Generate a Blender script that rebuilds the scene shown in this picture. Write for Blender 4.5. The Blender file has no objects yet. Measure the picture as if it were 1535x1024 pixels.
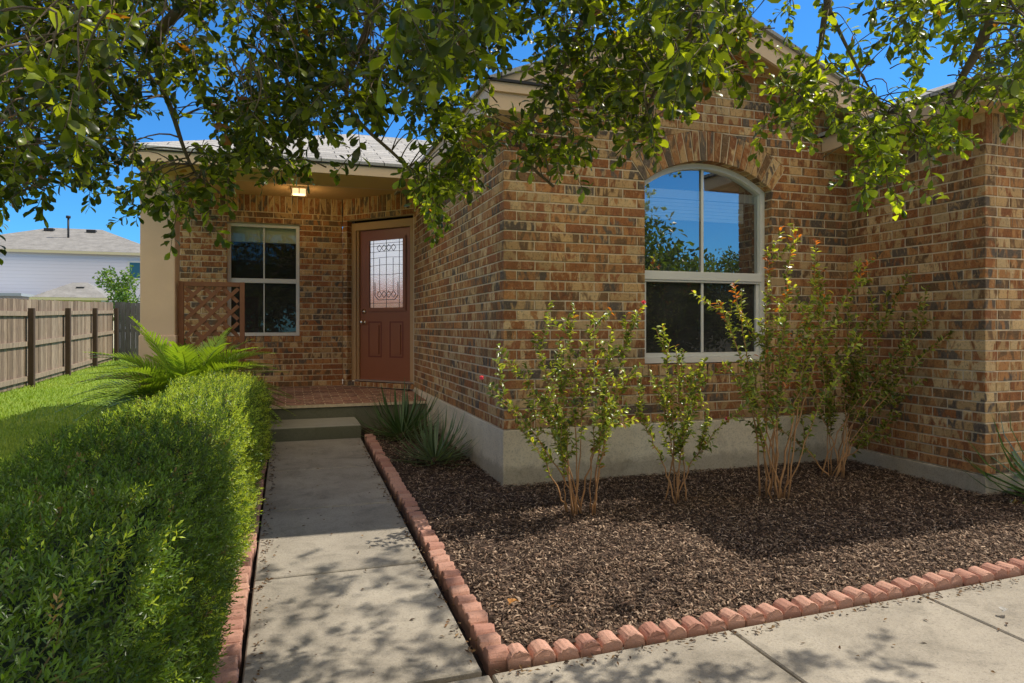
import bpy, math, random
import numpy as np
from mathutils import Vector, Matrix, noise as mnoise

random.seed(7)
RNG = np.random.default_rng(11)
scene = bpy.context.scene
col = scene.collection
R = math.radians

# ------------------------------------------------------------------ camera model
CZ, F, HOR, YAW = 1.217, 1010.0, 490.0, R(18.37)
SY, CY = math.sin(YAW), math.cos(YAW)
SUN = np.array([0.72, 0.085, 1.0]); SUN /= np.linalg.norm(SUN)

def at(px, py, d):
    u = (px - 767.5) / F * d
    return np.array([SY * d + CY * u, CY * d - SY * u, CZ + (HOR - py) / F * d])

def proj(p):
    d = SY * p[0] + CY * p[1]
    u = CY * p[0] - SY * p[1]
    if d < 0.05:
        return None
    return 767.5 + F * u / d, HOR - F * (p[2] - CZ) / d, d

# ------------------------------------------------------------------ helpers
def tag(o, label=None, cat=None, group=None, kind=None):
    if label: o['label'] = label
    if cat: o['category'] = cat
    if group: o['group'] = group
    if kind: o['kind'] = kind
    return o

def empty(name, loc=(0, 0, 0), rz=0):
    o = bpy.data.objects.new(name, None)
    col.objects.link(o)
    o.location = loc
    o.rotation_euler = (0, 0, rz)
    o.empty_display_size = 0.1
    return o

def link(name, me, mats, parent=None):
    o = bpy.data.objects.new(name, me)
    col.objects.link(o)
    for m in (mats if isinstance(mats, (list, tuple)) else [mats]):
        me.materials.append(m)
    if parent is not None:
        o.parent = parent
        # vertices are written in world space unless the parent is moved later
        o.matrix_parent_inverse = Matrix.Identity(4)
        o.location = -Vector(parent_world(parent)) if parent_world(parent) else (0, 0, 0)
    return o

def parent_world(p):
    v = Vector((0, 0, 0))
    while p is not None:
        v += Vector(p.location)
        p = p.parent
    return v

class MB:
    """collects polygons; build() links them as one mesh object"""
    def __init__(s):
        s.v, s.f, s.m, s.c, s.c2, s.sm = [], [], [], [], [], []
    def add(s, vs, fs, mat=0, c=(1, 1, 1), c2=(0, 0, 0), smooth=False):
        b = len(s.v)
        s.v.extend([tuple(map(float, x)) for x in vs])
        s.f.extend([tuple(b + i for i in f) for f in fs])
        s.m.extend([mat] * len(fs)); s.sm.extend([smooth] * len(fs))
        s.c.extend([(*c, 1.0)] * len(vs)); s.c2.extend([(*c2, 1.0)] * len(vs))
    def box(s, x0, x1, y0, y1, z0, z1, mat=0, c=(1, 1, 1), c2=(0, 0, 0)):
        vs = [(x, y, z) for z in (z0, z1) for y in (y0, y1) for x in (x0, x1)]
        s.add(vs, [(0, 2, 3, 1), (4, 5, 7, 6), (0, 1, 5, 4), (2, 6, 7, 3), (0, 4, 6, 2), (1, 3, 7, 5)], mat, c, c2)
    def bar(s, p, q, w, h, up=(0, 0, 1), mat=0, c=(1, 1, 1)):
        p, q = Vector(p), Vector(q)
        d = (q - p).normalized()
        a = d.cross(Vector(up)).normalized() * w / 2
        b = a.cross(d).normalized() * h / 2
        vs = [e + sa * a + sb * b for e in (p, q) for sa, sb in ((-1, -1), (1, -1), (1, 1), (-1, 1))]
        s.add(vs, [(0, 3, 2, 1), (4, 5, 6, 7)] + [(i, (i + 1) % 4, 4 + (i + 1) % 4, 4 + i) for i in range(4)], mat, c)
    def prism(s, pts2, plane, t0, t1, mat=0, c=(1, 1, 1)):
        """polygon pts2 (u, v) mapped by plane(u, v, t), extruded t0..t1"""
        n = len(pts2)
        vs = [plane(u, v, t0) for u, v in pts2] + [plane(u, v, t1) for u, v in pts2]
        s.add(vs, [tuple(range(n)), tuple(range(2 * n - 1, n - 1, -1))] +
              [(i, (i + 1) % n, n + (i + 1) % n, n + i) for i in range(n)], mat, c)
    def tube(s, pts, rad, n=6, mat=0, c=(1, 1, 1)):
        pts = [Vector(p) for p in pts]
        ref = Vector((0.31, 0.17, 0.93))
        vs = []
        for i, p in enumerate(pts):
            d = (pts[min(i + 1, len(pts) - 1)] - pts[max(i - 1, 0)])
            if d.length < 1e-9: d = Vector((0, 0, 1))
            d.normalize()
            a = d.cross(ref)
            if a.length < 0.05: a = d.cross(Vector((1, 0, 0)))
            a.normalize(); b = d.cross(a)
            r = rad[i] if hasattr(rad, '__len__') else rad
            for k in range(n):
                t = 2 * math.pi * k / n
                vs.append(p + a * (r * math.cos(t)) + b * (r * math.sin(t)))
        fs = []
        for i in range(len(pts) - 1):
            for k in range(n):
                fs.append((i * n + k, i * n + (k + 1) % n, (i + 1) * n + (k + 1) % n, (i + 1) * n + k))
        fs.append(tuple(range(n - 1, -1, -1)))
        fs.append(tuple((len(pts) - 1) * n + k for k in range(n)))
        s.add(vs, fs, mat, c, smooth=True)
    def build(s, name, mats, parent=None, bevel=0):
        me = bpy.data.meshes.new(name)
        me.from_pydata(s.v, [], s.f)
        me.polygons.foreach_set('material_index', s.m)
        me.polygons.foreach_set('use_smooth', s.sm)
        a = me.attributes.new('Col', 'FLOAT_COLOR', 'POINT'); a.data.foreach_set('color', np.array(s.c, 'f').ravel())
        a = me.attributes.new('Col2', 'FLOAT_COLOR', 'POINT'); a.data.foreach_set('color', np.array(s.c2, 'f').ravel())
        me.update()
        o = link(name, me, mats, parent)
        if bevel:
            b = o.modifiers.new('bevel', 'BEVEL'); b.width = bevel; b.segments = 2; b.limit_method = 'ANGLE'
        return o

def tri_mesh(name, V, T, C, mats, parent=None, smooth=False):
    me = bpy.data.meshes.new(name)
    V = np.asarray(V, 'f'); T = np.asarray(T, 'i')
    me.vertices.add(len(V)); me.vertices.foreach_set('co', V.ravel())
    me.loops.add(T.size); me.loops.foreach_set('vertex_index', T.ravel())
    me.polygons.add(len(T)); me.polygons.foreach_set('loop_start', np.arange(0, T.size, 3, dtype='i'))
    me.polygons.foreach_set('use_smooth', np.full(len(T), smooth))
    me.update(calc_edges=True)
    a = me.attributes.new('Col', 'FLOAT_COLOR', 'POINT')
    a.data.foreach_set('color', np.c_[C, np.ones(len(V))].astype('f').ravel())
    me.validate()
    return link(name, me, mats, parent)

def norm(a):
    return a / np.maximum(np.linalg.norm(a, axis=-1, keepdims=True), 1e-9)

class Leaves:
    """many small leaf blades in one mesh"""
    def __init__(s):
        s.P, s.D, s.N, s.L, s.W, s.C = [], [], [], [], [], []
    def add(s, p, d, n, l, w, c):
        s.P.append(p); s.D.append(d); s.N.append(n); s.L.append(l); s.W.append(w); s.C.append(c)
    def build(s, name, mat, parent=None, detail=True, curl=0.15, fold=0.25, shape='ovate'):
        P, D, N = np.array(s.P, float), norm(np.array(s.D, float)), np.array(s.N, float)
        L, W, C = np.array(s.L)[:, None], np.array(s.W)[:, None], np.array(s.C, float)
        S = norm(np.cross(D, N)); N = np.cross(S, D)
        n = len(P)
        if detail:
            prof = {'ovate': [(.22, .72), (.50, 1.0), (.80, .62)], 'obovate': [(.30, .55), (.62, .98), (.86, .80)], 'blade': [(.25, 1.0), (.65, .8)]}[shape]
            rows = [P]
            curl = curl + RNG.normal(0, .16, (n, 1)) * (shape != 'blade')
            for t, w in prof:
                c = P + D * L * t + N * (L * curl * (t * (1 - t)))
                rows += [c - S * W * .5 * w + N * W * fold * w, c, c + S * W * .5 * w + N * W * fold * w]
            rows.append(P + D * L - N * L * curl * .35)
            V = np.stack(rows, 1).reshape(-1, 3)
            base = [(0, 1, 2), (0, 2, 3)]; m_ = len(prof)
            for q in range(m_ - 1):
                a = 1 + 3 * q; base += [(a, a + 3, a + 4), (a, a + 4, a + 1), (a + 1, a + 4, a + 5), (a + 1, a + 5, a + 2)]
            a = 1 + 3 * (m_ - 1); k = 2 + 3 * m_
            base = np.array(base + [(a, k - 1, a + 1), (a + 1, k - 1, a + 2)])
        else:
            m = P + D * L * .55
            V = np.stack([P, m + S * W * .5 + N * W * fold, P + D * L, m - S * W * .5 + N * W * fold], 1).reshape(-1, 3)
            base = np.array([(0, 1, 2), (0, 2, 3)]); k = 4
        T = (base[None] + (np.arange(n) * k)[:, None, None]).reshape(-1, 3)
        return tri_mesh(name, V, T, np.repeat(C, k, 0), mat, parent, smooth=detail)

# ------------------------------------------------------------------ materials
class NT:
    def __init__(s, name):
        s.m = bpy.data.materials.new(name); s.m.use_nodes = True
        s.t = s.m.node_tree; s.n = s.t.nodes; s.l = s.t.links
        s.b = s.n['Principled BSDF']; s.out = s.n['Material Output']
        s.b.inputs['Specular IOR Level'].default_value = 0.3
    def node(s, t, **kw):
        n = s.n.new(t)
        for k, v in kw.items():
            if hasattr(n, k): setattr(n, k, v)
            else: n.inputs[k.replace('_', ' ')].default_value = v
        return n
    def co(s, kind='Object'):
        return s.node('ShaderNodeTexCoord').outputs[kind]
    def noise(s, vec, scale, detail=4, rough=.6, dist=0.0):
        n = s.node('ShaderNodeTexNoise'); n.inputs['Scale'].default_value = scale
        n.inputs['Detail'].default_value = detail; n.inputs['Roughness'].default_value = rough
        n.inputs['Distortion'].default_value = dist
        s.l.new(vec, n.inputs['Vector']); return n.outputs['Fac']
    def voronoi(s, vec, scale, feature='F1'):
        n = s.node('ShaderNodeTexVoronoi', feature=feature); n.inputs['Scale'].default_value = scale
        s.l.new(vec, n.inputs['Vector']); return n
    def ramp(s, fac, stops, interp='LINEAR'):
        r = s.node('ShaderNodeValToRGB'); r.color_ramp.interpolation = interp
        e = r.color_ramp.elements
        while len(e) < len(stops): e.new(.5)
        for i, (p, c) in enumerate(stops):
            e[i].position = p; e[i].color = (*c, 1) if len(c) == 3 else c
        s.l.new(fac, r.inputs['Fac']); return r.outputs['Color']
    def mix(s, a, b, fac, mode='MIX'):
        n = s.node('ShaderNodeMix', data_type='RGBA', blend_type=mode)
        for v, i in ((fac, 0), (a, 6), (b, 7)):
            if isinstance(v, (int, float)): n.inputs[i].default_value = v
            elif isinstance(v, tuple): n.inputs[i].default_value = (*v, 1)
            else: s.l.new(v, n.inputs[i])
        return n.outputs[2]
    def math(s, op, a, b=0.0):
        n = s.node('ShaderNodeMath', operation=op)
        for v, i in ((a, 0), (b, 1)):
            if isinstance(v, (int, float)): n.inputs[i].default_value = v
            else: s.l.new(v, n.inputs[i])
        return n.outputs[0]
    def attr(s, name):
        return s.node('ShaderNodeAttribute', attribute_name=name).outputs['Color']
    def bump(s, h, strength=.4, dist=.004):
        b = s.node('ShaderNodeBump'); b.inputs['Strength'].default_value = strength; b.inputs['Distance'].default_value = dist
        s.l.new(h, b.inputs['Height']); s.l.new(b.outputs['Normal'], s.b.inputs['Normal'])
    def color(s, c):
        if isinstance(c, tuple): s.b.inputs['Base Color'].default_value = (*c, 1)
        else: s.l.new(c, s.b.inputs['Base Color'])
    def set(s, rough=None, spec=None, metal=None):
        if rough is not None: s.b.inputs['Roughness'].default_value = rough
        if spec is not None: s.b.inputs['Specular IOR Level'].default_value = spec
        if metal is not None: s.b.inputs['Metallic'].default_value = metal
        return s.m

M = {}
def painted(name, c, rough=.5, var=.12, scale=6, bump=.15, spec=.3):
    t = NT(name); o = t.co()
    f = t.noise(o, scale, 5)
    t.color(t.mix(tuple(x * (1 - var) for x in c), tuple(min(1, x * (1 + var)) for x in c), f))
    t.bump(t.noise(o, scale * 22, 3), bump, .002)
    M[name] = t.set(rough, spec); return M[name]

def mk_leaf(name, trans=.35, rough=.42, spec=.45, gain=(1.5, 1.35, .5)):
    t = NT(name); c = t.attr('Col')
    v = t.noise(t.co(), 9, 2)
    c = t.mix(c, t.mix(c, (0, 0, 0), .35), v)
    t.color(c); t.set(rough, spec)
    tr = t.node('ShaderNodeBsdfTranslucent'); t.l.new(t.mix(c, gain, 1.0, 'MULTIPLY'), tr.inputs['Color'])
    mx = t.node('ShaderNodeMixShader'); mx.inputs[0].default_value = trans
    t.l.new(t.b.outputs[0], mx.inputs[1]); t.l.new(tr.outputs[0], mx.inputs[2]); t.l.new(mx.outputs[0], t.out.inputs['Surface'])
    M[name] = t.m
mk_leaf('leaf_tree', .5, .34, .5, (2.4, 2.2, .45)); mk_leaf('leaf_hedge', .40, .36, .5, (1.9, 1.7, .5)); mk_leaf('leaf_myrtle', .45, .3, .6, (2.0, 1.75, .6))
mk_leaf('leaf_palm', .3, .35, .5, (1.6, 1.5, .5)); mk_leaf('leaf_grass', .35, .5, .2, (1.5, 1.4, .5)); mk_leaf('leaf_litter', .15, .7, .15, (1.2, 1.1, .8))

# brick: two clay colours per brick, mottled
t = NT('brick'); o = t.co()
va = t.node('ShaderNodeVectorMath', operation='MULTIPLY_ADD'); t.l.new(t.attr('Col2'), va.inputs[0]); va.inputs[1].default_value = (37, 53, 29); t.l.new(o, va.inputs[2])
mp = t.node('ShaderNodeMapping'); mp.inputs['Scale'].default_value = (1, 1, .38); t.l.new(va.outputs[0], mp.inputs['Vector'])
n1 = t.noise(mp.outputs[0], 9.5, 2, .5, 1.3); n4 = t.noise(mp.outputs[0], 21, 3, .6, 1.2); n2 = t.noise(o, 60, 5, .7); n3 = t.noise(o, 210, 3, .7)
blot = t.ramp(n1, [(.45, (0, 0, 0)), (.53, (1, 1, 1))])
c = t.mix(t.attr('Col'), t.attr('Col2'), blot)
c = t.mix(c, (.60, .385, .19), t.math('MULTIPLY', t.ramp(n4, [(.57, (0, 0, 0)), (.63, (1, 1, 1))]), .55))
c = t.mix(c, (.085, .06, .045), t.math('MULTIPLY', t.ramp(n4, [(.33, (1, 1, 1)), (.41, (0, 0, 0))]), .5))
c = t.mix(c, t.mix(c, (.04, .03, .025), .7), t.ramp(n2, [(.54, (0, 0, 0)), (.70, (1, 1, 1))]))
c = t.mix(c, t.mix(c, (.8, .62, .40), .4), t.ramp(n2, [(.28, (1, 1, 1)), (.42, (0, 0, 0))]))
c = t.mix(c, t.mix(c, (0, 0, 0), .3), t.ramp(n3, [(.5, (0, 0, 0)), (.75, (1, 1, 1))]))
big = t.noise(o, 1.1, 2)
c = t.mix(c, t.mix(c, (.10, .07, .045), .28), t.ramp(big, [(.45, (0, 0, 0)), (.7, (1, 1, 1))]))
t.color(c); t.bump(t.math('ADD', n2, n3), .6, .004); M['brick'] = t.set(.85, .2)

t = NT('mortar'); o = t.co()
t.color(t.ramp(t.noise(o, 30, 5, .7), [(.3, (.54, .42, .275)), (.7, (.78, .635, .445))])); t.bump(t.noise(o, 220, 3), .6, .004); M['mortar'] = t.set(.95, .1)

def concrete(name, a, b, stain=.5):
    t = NT(name); o = t.co()
    f = t.noise(o, 1.7, 6, .65); g = t.noise(o, 90, 4, .75); h = t.noise(o, 320, 2, .6)
    c = t.ramp(f, [(.3, a), (.7, b)])
    c = t.mix(c, t.mix(c, (.05, .045, .04), .6), t.ramp(g, [(.5, (0, 0, 0)), (.78, (1, 1, 1))]))
    c = t.mix(c, t.mix(c, (.75, .7, .6), .35), t.ramp(h, [(.58, (0, 0, 0)), (.72, (1, 1, 1))]))
    c = t.mix(c, t.mix(c, (.07, .065, .05), stain), t.ramp(t.noise(o, 4.2, 5, .7, .6), [(.5, (0, 0, 0)), (.8, (1, 1, 1))]))
    if name == 'foundation':
        zz = t.node('ShaderNodeSeparateXYZ'); t.l.new(o, zz.inputs[0])
        hh = t.math('SUBTRACT', zz.outputs['Z'], t.math('MULTIPLY', t.noise(o, 7, 5, .75), .22))
        c = t.mix(c, t.mix(c, (.12, .08, .055), .4), t.ramp(hh, [(-.0, (1, 1, 1)), (.06, (0, 0, 0))]))
        c = t.mix(c, t.mix(c, (.22, .18, .12), .35), t.ramp(t.noise(o, 2.6, 6, .75, 1.0), [(.52, (0, 0, 0)), (.72, (1, 1, 1))]))
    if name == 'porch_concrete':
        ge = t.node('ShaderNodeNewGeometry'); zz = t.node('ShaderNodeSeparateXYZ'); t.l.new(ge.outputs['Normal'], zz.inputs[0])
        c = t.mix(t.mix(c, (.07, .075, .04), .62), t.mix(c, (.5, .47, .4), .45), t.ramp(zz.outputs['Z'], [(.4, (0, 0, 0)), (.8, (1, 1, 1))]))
    if name == 'edging':
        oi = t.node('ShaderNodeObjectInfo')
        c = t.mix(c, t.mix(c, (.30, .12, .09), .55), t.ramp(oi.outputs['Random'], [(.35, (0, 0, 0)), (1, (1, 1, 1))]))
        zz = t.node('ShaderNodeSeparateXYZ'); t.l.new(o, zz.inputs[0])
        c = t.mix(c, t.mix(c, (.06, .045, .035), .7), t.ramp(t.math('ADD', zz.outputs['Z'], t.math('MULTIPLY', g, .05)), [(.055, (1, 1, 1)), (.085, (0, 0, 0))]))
    t.color(c); t.bump(t.math('ADD', g, h), .5, .004); M[name] = t.set(.9, .15)
concrete('concrete', (.275, .24, .19), (.44, .388, .31), .55)
concrete('foundation', (.72, .60, .43), (.90, .79, .59), .2)
concrete('porch_concrete', (.22, .215, .155), (.36, .34, .26), .6)
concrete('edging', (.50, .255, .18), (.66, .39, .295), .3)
concrete('road', (.05, .05, .05), (.08, .08, .08), .2)

painted('trim', (.68, .49, .31), .55, .08, 3); painted('stucco', (.64, .45, .32), .9, .1, 5, .8)
painted('soffit', (.60, .39, .19), .7, .08, 3); painted('vinyl', (.74, .72, .66), .4, .05, 3)
painted('door_paint', (.29, .095, .042), .38, .1, 4, .1, .4); painted('door_groove', (.20, .05, .03), .5, .1)
painted('jamb', (.50, .31, .15), .6, .12, 5); painted('metal', (.55, .52, .48), .3, .05); M['metal'].node_tree.nodes['Principled BSDF'].inputs['Metallic'].default_value = .9
painted('nickel', (.78, .72, .66), .22, .04); M['nickel'].node_tree.nodes['Principled BSDF'].inputs['Metallic'].default_value = 1
painted('lead', (.05, .05, .055), .5, .1); painted('dark_room', (.018, .017, .016), .9, .2); painted('blind', (.85, .85, .82), .6, .05)
painted('trellis_wood', (.21, .088, .045), .75, .3, 9, .5); painted('bark', (.17, .125, .085), .9, .4, 18, .9); painted('stem', (.46, .245, .105), .7, .35, 22, .5)
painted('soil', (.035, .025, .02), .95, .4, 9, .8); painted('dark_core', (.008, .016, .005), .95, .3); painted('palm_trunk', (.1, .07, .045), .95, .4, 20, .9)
painted('yellow_trim', (.68, .60, .38), .6, .06); painted('patio_roof', (.35, .4, .42), .6, .1); painted('drip', (.03, .03, .032), .6, .1)
painted('litter', (.6, .58, .53), .8, .2)
painted('pink', (.65, .06, .14), .5, .2)

# weathered fence wood, vertical grain
t = NT('fence_wood'); o = t.co()
mp = t.node('ShaderNodeMapping'); mp.inputs['Scale'].default_value = (9, 9, .8); t.l.new(o, mp.inputs['Vector'])
g = t.noise(mp.outputs[0], 5, 6, .7, .4)
c = t.mix(t.attr('Col'), t.mix(t.attr('Col'), (.06, .045, .035), .75), t.ramp(g, [(.4, (0, 0, 0)), (.7, (1, 1, 1))]))
t.color(c); t.bump(g, .6, .006); M['fence_wood'] = t.set(.9, .1)

# shingles
t = NT('shingle'); o = t.co()
b = t.node('ShaderNodeTexBrick'); t.l.new(o, b.inputs['Vector'])
for k, v in (('Scale', 1), ('Mortar Size', .006), ('Brick Width', .32), ('Row Height', .14), ('Bias', 0)): b.inputs[k].default_value = v
b.inputs['Color1'].default_value = (.52, .50, .465, 1); b.inputs['Color2'].default_value = (.38, .365, .34, 1); b.inputs['Mortar'].default_value = (.1, .095, .09, 1)
c = t.mix(b.outputs['Color'], t.mix(b.outputs['Color'], (.06, .055, .05), .6), t.ramp(t.noise(o, 60, 4, .7), [(.45, (0, 0, 0)), (.75, (1, 1, 1))]))
t.color(c); t.bump(t.noise(o, 160, 3), .6, .006); M['shingle'] = t.set(.95, .1)

t = NT('shingle_far'); o = t.co(); t.color(t.ramp(t.noise(o, 2.2, 6, .75), [(.3, (.20, .19, .175)), (.7, (.34, .325, .30))])); t.bump(t.noise(o, 9, 4), .5, .05); M['shingle_far'] = t.set(.95, .1)
# white lap siding
t = NT('siding'); o = t.co()
sp = t.node('ShaderNodeSeparateXYZ'); t.l.new(o, sp.inputs[0])
saw = t.math('FRACT', t.math('MULTIPLY', sp.outputs['Z'], 1 / .2))
t.color(t.mix((.56, .54, .60), (.80, .77, .84), t.ramp(saw, [(.0, (0, 0, 0)), (.1, (1, 1, 1)), (1, (.92, .92, .92))]))); t.bump(saw, .6, .03); M['siding'] = t.set(.6, .3)

# lawn / ground
t = NT('lawn'); o = t.co()
c = t.ramp(t.noise(o, 2.5, 6, .7), [(.3, (.16, .26, .035)), (.55, (.25, .37, .05)), (.75, (.40, .43, .10))])
t.color(c); t.bump(t.noise(o, 90, 4), .9, .03); M['lawn'] = t.set(.95, .1)
t = NT('dry_ground'); o = t.co(); t.color(t.ramp(t.noise(o, .4, 6, .7), [(.3, (.15, .14, .10)), (.7, (.27, .23, .17))])); M['dry_ground'] = t.set(.95, .1)
t = NT('mulch'); o = t.co()
v = t.voronoi(o, 42)
c = t.ramp(t.noise(o, 45, 5, .75), [(.3, (.024, .017, .013)), (.6, (.09, .06, .045)), (.8, (.19, .13, .10))])
t.color(c); t.bump(v.outputs['Distance'], .9, .012); M['mulch'] = t.set(.95, .1)
t = NT('chip'); c = t.attr('Col'); o = t.co(); g = t.noise(o, 120, 3)
t.color(t.mix(c, t.mix(c, (.01, .008, .006), .6), g)); t.bump(g, .6, .003); M['chip'] = t.set(.85, .2)

def glass(name, refl, tint, rough=.0, dust=.07):
    t = NT(name)
    tr = t.node('ShaderNodeBsdfTransparent'); tr.inputs['Color'].default_value = (*tint, 1)
    gl = t.node('ShaderNodeBsdfGlossy'); gl.inputs['Roughness'].default_value = rough; gl.inputs['Color'].default_value = (.92, .95, .97, 1)
    fr = t.node('ShaderNodeFresnel'); fr.inputs['IOR'].default_value = 1.45
    wob = t.noise(t.co(), 1.3, 1); bp = t.node('ShaderNodeBump'); bp.inputs['Strength'].default_value = .14; bp.inputs['Distance'].default_value = .02
    t.l.new(wob, bp.inputs['Height']); t.l.new(bp.outputs[0], gl.inputs['Normal'])
    mx = t.node('ShaderNodeMixShader'); t.l.new(t.math('ADD', fr.outputs[0], refl), mx.inputs[0])
    t.l.new(tr.outputs[0], mx.inputs[1]); t.l.new(gl.outputs[0], mx.inputs[2])
    df = t.node('ShaderNodeBsdfDiffuse'); df.inputs['Color'].default_value = (.5, .5, .47, 1); m2 = t.node('ShaderNodeMixShader')
    t.l.new(t.math('MULTIPLY', t.noise(t.co(), 5, 5, .7), dust), m2.inputs[0]); t.l.new(mx.outputs[0], m2.inputs[1]); t.l.new(df.outputs[0], m2.inputs[2]); t.l.new(m2.outputs[0], t.out.inputs['Surface'])
    M[name] = t.m
glass('glass_upper', .36, (.85, .9, .88)); glass('glass_lower', .03, (.25, .27, .27), dust=.13); glass('glass_porch', .0, (.75, .82, .72))
# leaded door glass: rippled and half mirrored
t = NT('leaded_glass'); o = t.co()
t.color((.5, .5, .5)); t.set(.12, .5); t.b.inputs['Metallic'].default_value = .0
gl = t.node('ShaderNodeBsdfGlossy'); gl.inputs['Roughness'].default_value = .1; gl.inputs['Color'].default_value = (.9, .9, .9, 1)
bp = t.node('ShaderNodeBump'); bp.inputs['Strength'].default_value = .12; bp.inputs['Distance'].default_value = .006; t.l.new(t.noise(o, 60, 2), bp.inputs['Height']); t.l.new(bp.outputs[0], gl.inputs['Normal'])
mx = t.node('ShaderNodeMixShader'); mx.inputs[0].default_value = .72; t.l.new(t.b.outputs[0], mx.inputs[1]); t.l.new(gl.outputs[0], mx.inputs[2]); t.l.new(mx.outputs[0], t.out.inputs['Surface'])
M['leaded_glass'] = t.m
t = NT('lamp_glass'); t.color((.9, .8, .6)); t.b.inputs['Emission Color'].default_value = (1, .72, .38, 1); t.b.inputs['Emission Strength'].default_value = 1.1; M['lamp_glass'] = t.set(.3, .4)
t = NT('blue_pane'); t.color((.03, .10, .14)); M['blue_pane'] = t.set(.08, .6)

# ------------------------------------------------------------------ brick walls
CLAY = [((.37, .15, .066), 6), ((.50, .24, .096), 5.5), ((.62, .40, .195), 3), ((.72, .51, .28), 1.8), ((.165, .13, .105), 3.5), ((.25, .145, .075), 4), ((.40, .16, .06), 4)]
def clay():
    tot = sum(w for _, w in CLAY); r = random.random() * tot
    for c, w in CLAY:
        r -= w
        if r <= 0: break
    k = random.uniform(.78, 1.10)
    return (c[0] * k * .96, c[1] * k * .92, c[2] * k * .84)
def clay2(c):
    for _ in range(6):
        d = clay()
        if abs(sum(c) - sum(d)) > .30: break
    return d
PAVER = [(.33, .165, .115), (.42, .22, .155), (.27, .15, .11), (.46, .28, .20)]
PITCH, ROW, JT = .254, .0762, .0108

class Wall:
    """bricks laid on the plane O + U*u + V*v, face towards N; mat 0 brick, mat 1 mortar"""
    def __init__(s, O, U, V, N):
        s.O, s.U, s.V, s.N = map(lambda a: np.array(a, float), (O, U, V, N)); s.mb = MB()
    def P(s, u, v, t): return s.O + s.U * u + s.V * v + s.N * t
    def brick(s, quad, depth=.1, c=None, c2=None, proud=0.0):
        j = lambda: random.uniform(-.0013, .0013)
        q = [(u + j(), v + j()) for u, v in quad]
        cu = sum(a for a, _ in q) / 4; cv = sum(b for _, b in q) / 4
        t0 = proud + random.uniform(-.0015, .0015)
        def inset(u, v, k=.0035): return (u + (k if u < cu else -k), v + (k if v < cv else -k))
        vs = [s.P(*inset(*a), t0) for a in q] + [s.P(*a, t0 - .0038) for a in q] + [s.P(*a, -depth) for a in q]
        fs = [(0, 1, 2, 3)] + [(i, 4 + i, 4 + (i + 1) % 4, (i + 1) % 4) for i in range(4)] + [(4 + i, 8 + i, 8 + (i + 1) % 4, 4 + (i + 1) % 4) for i in range(4)]
        c = c or clay()
        s.mb.add(vs, fs, 0, c, c2 or clay2(c))
    def rows(s, v0, v1, L, excl=None, start=(0, 0), end=(0, 0), phase=0.0, pitch=PITCH, row=ROW, pal=None, depth=.1):
        n = int(round((v1 - v0) / row)); h = row - JT
        for i in range(n):
            vb = v0 + i * row + JT / 2; vt = vb + h
            a = start[i % 2]; b = L - end[i % 2]
            spans = [((a, a), (b, b))]
            if excl: spans = excl(vb, vt, a, b)
            off = (i % 2) * pitch / 2 + phase
            for (ab, at_), (bb, bt) in spans:
                lo, hi = max(ab, at_), min(bb, bt)
                if hi - lo < .012: continue
                k0 = math.floor((lo - off) / pitch) - 1
                cuts = []
                u = off + k0 * pitch
                while u < hi:
                    if u > lo + .05 and u < hi - .05: cuts.append(u + random.uniform(-.003, .003))
                    u += pitch
                left = (ab, at_)
                for cu in cuts:
                    s.brick([(left[0], vb), (cu - JT / 2, vb), (cu - JT / 2, vt), (left[1], vt)], depth, pal and random.choice(pal), pal and random.choice(pal))
                    left = (cu + JT / 2, cu + JT / 2)
                s.brick([(left[0], vb), (bb, vb), (bt, vt), (left[1], vt)], depth, pal and random.choice(pal), pal and random.choice(pal))
    def soldiers(s, u0, u1, v0, v1, w=ROW, proud=0.0, depth=.1):
        n = max(1, int(round((u1 - u0) / w))); w = (u1 - u0) / n
        for k in range(n):
            a = u0 + k * w
            s.brick([(a + JT / 2, v0 + JT / 2), (a + w - JT / 2, v0 + JT / 2), (a + w - JT / 2, v1 - JT / 2), (a + JT / 2, v1 - JT / 2)], depth, proud=proud)
    def mortar(s, u0, u1, v0, v1, t0=-.0058, t1=-.098):
        s.mb.prism([(u0, v0), (u1, v0), (u1, v1), (u0, v1)], s.P, t0, t1, 1)
    def build(s, parent, name='brick_wall'):
        return s.mb.build(name, [M['brick'], M['mortar']], parent)

ZF = .43                       # top of the main foundation
XS, YF = 1.557, 4.89           # side wall plane, front wall plane
XG, YG = 4.86, 3.60            # garage side wall plane, garage front plane
Z = (0, 0, 1)

house = empty('brick_house', (3.2, 7.5, 0))
tag(house, 'single-storey house of mottled brown brick with arched window and red front door', 'house')

# --- front gable wall with the arched window
XA, XB = 2.771, 4.025          # window opening
xc, hw, rise, zs = (XA + XB) / 2, (XB - XA) / 2, .21, 2.412
Ra = (hw * hw + rise * rise) / (2 * rise); zc = zs + rise - Ra; Ro = Ra + .25
tanA = hw / (zs - zc)
XR, ZRK, SL = 3.38, 3.66, .40  # wall apex under the rake, roof slope
SILL0 = ZF + 5 * ROW
def half(z):
    if z < zs: return hw
    if z <= zc + Ro * math.cos(math.atan(tanA)): return (z - zc) * tanA + .006
    if z < zc + Ro: return math.sqrt(max(Ro * Ro - (z - zc) ** 2, 0)) + .006
    return -1
def front_excl(vb, vt, a, b):
    def lim(z): return (max(a, XR - (ZRK - z) / SL - XS), min(b, XR + (ZRK - z) / SL - XS))
    (lb, rb), (lt, rt) = lim(vb), lim(vt)
    hb, ht = half(vb), half(vt)
    c0 = xc - XS
    if vt < SILL0 + .001 or hb < 0: return [((lb, lt), (rb, rt))]
    if ht < 0: ht = .02
    return [((lb, lt), (c0 - hb, c0 - ht)), ((c0 + hb, c0 + ht), (rb, rt))]
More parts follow.
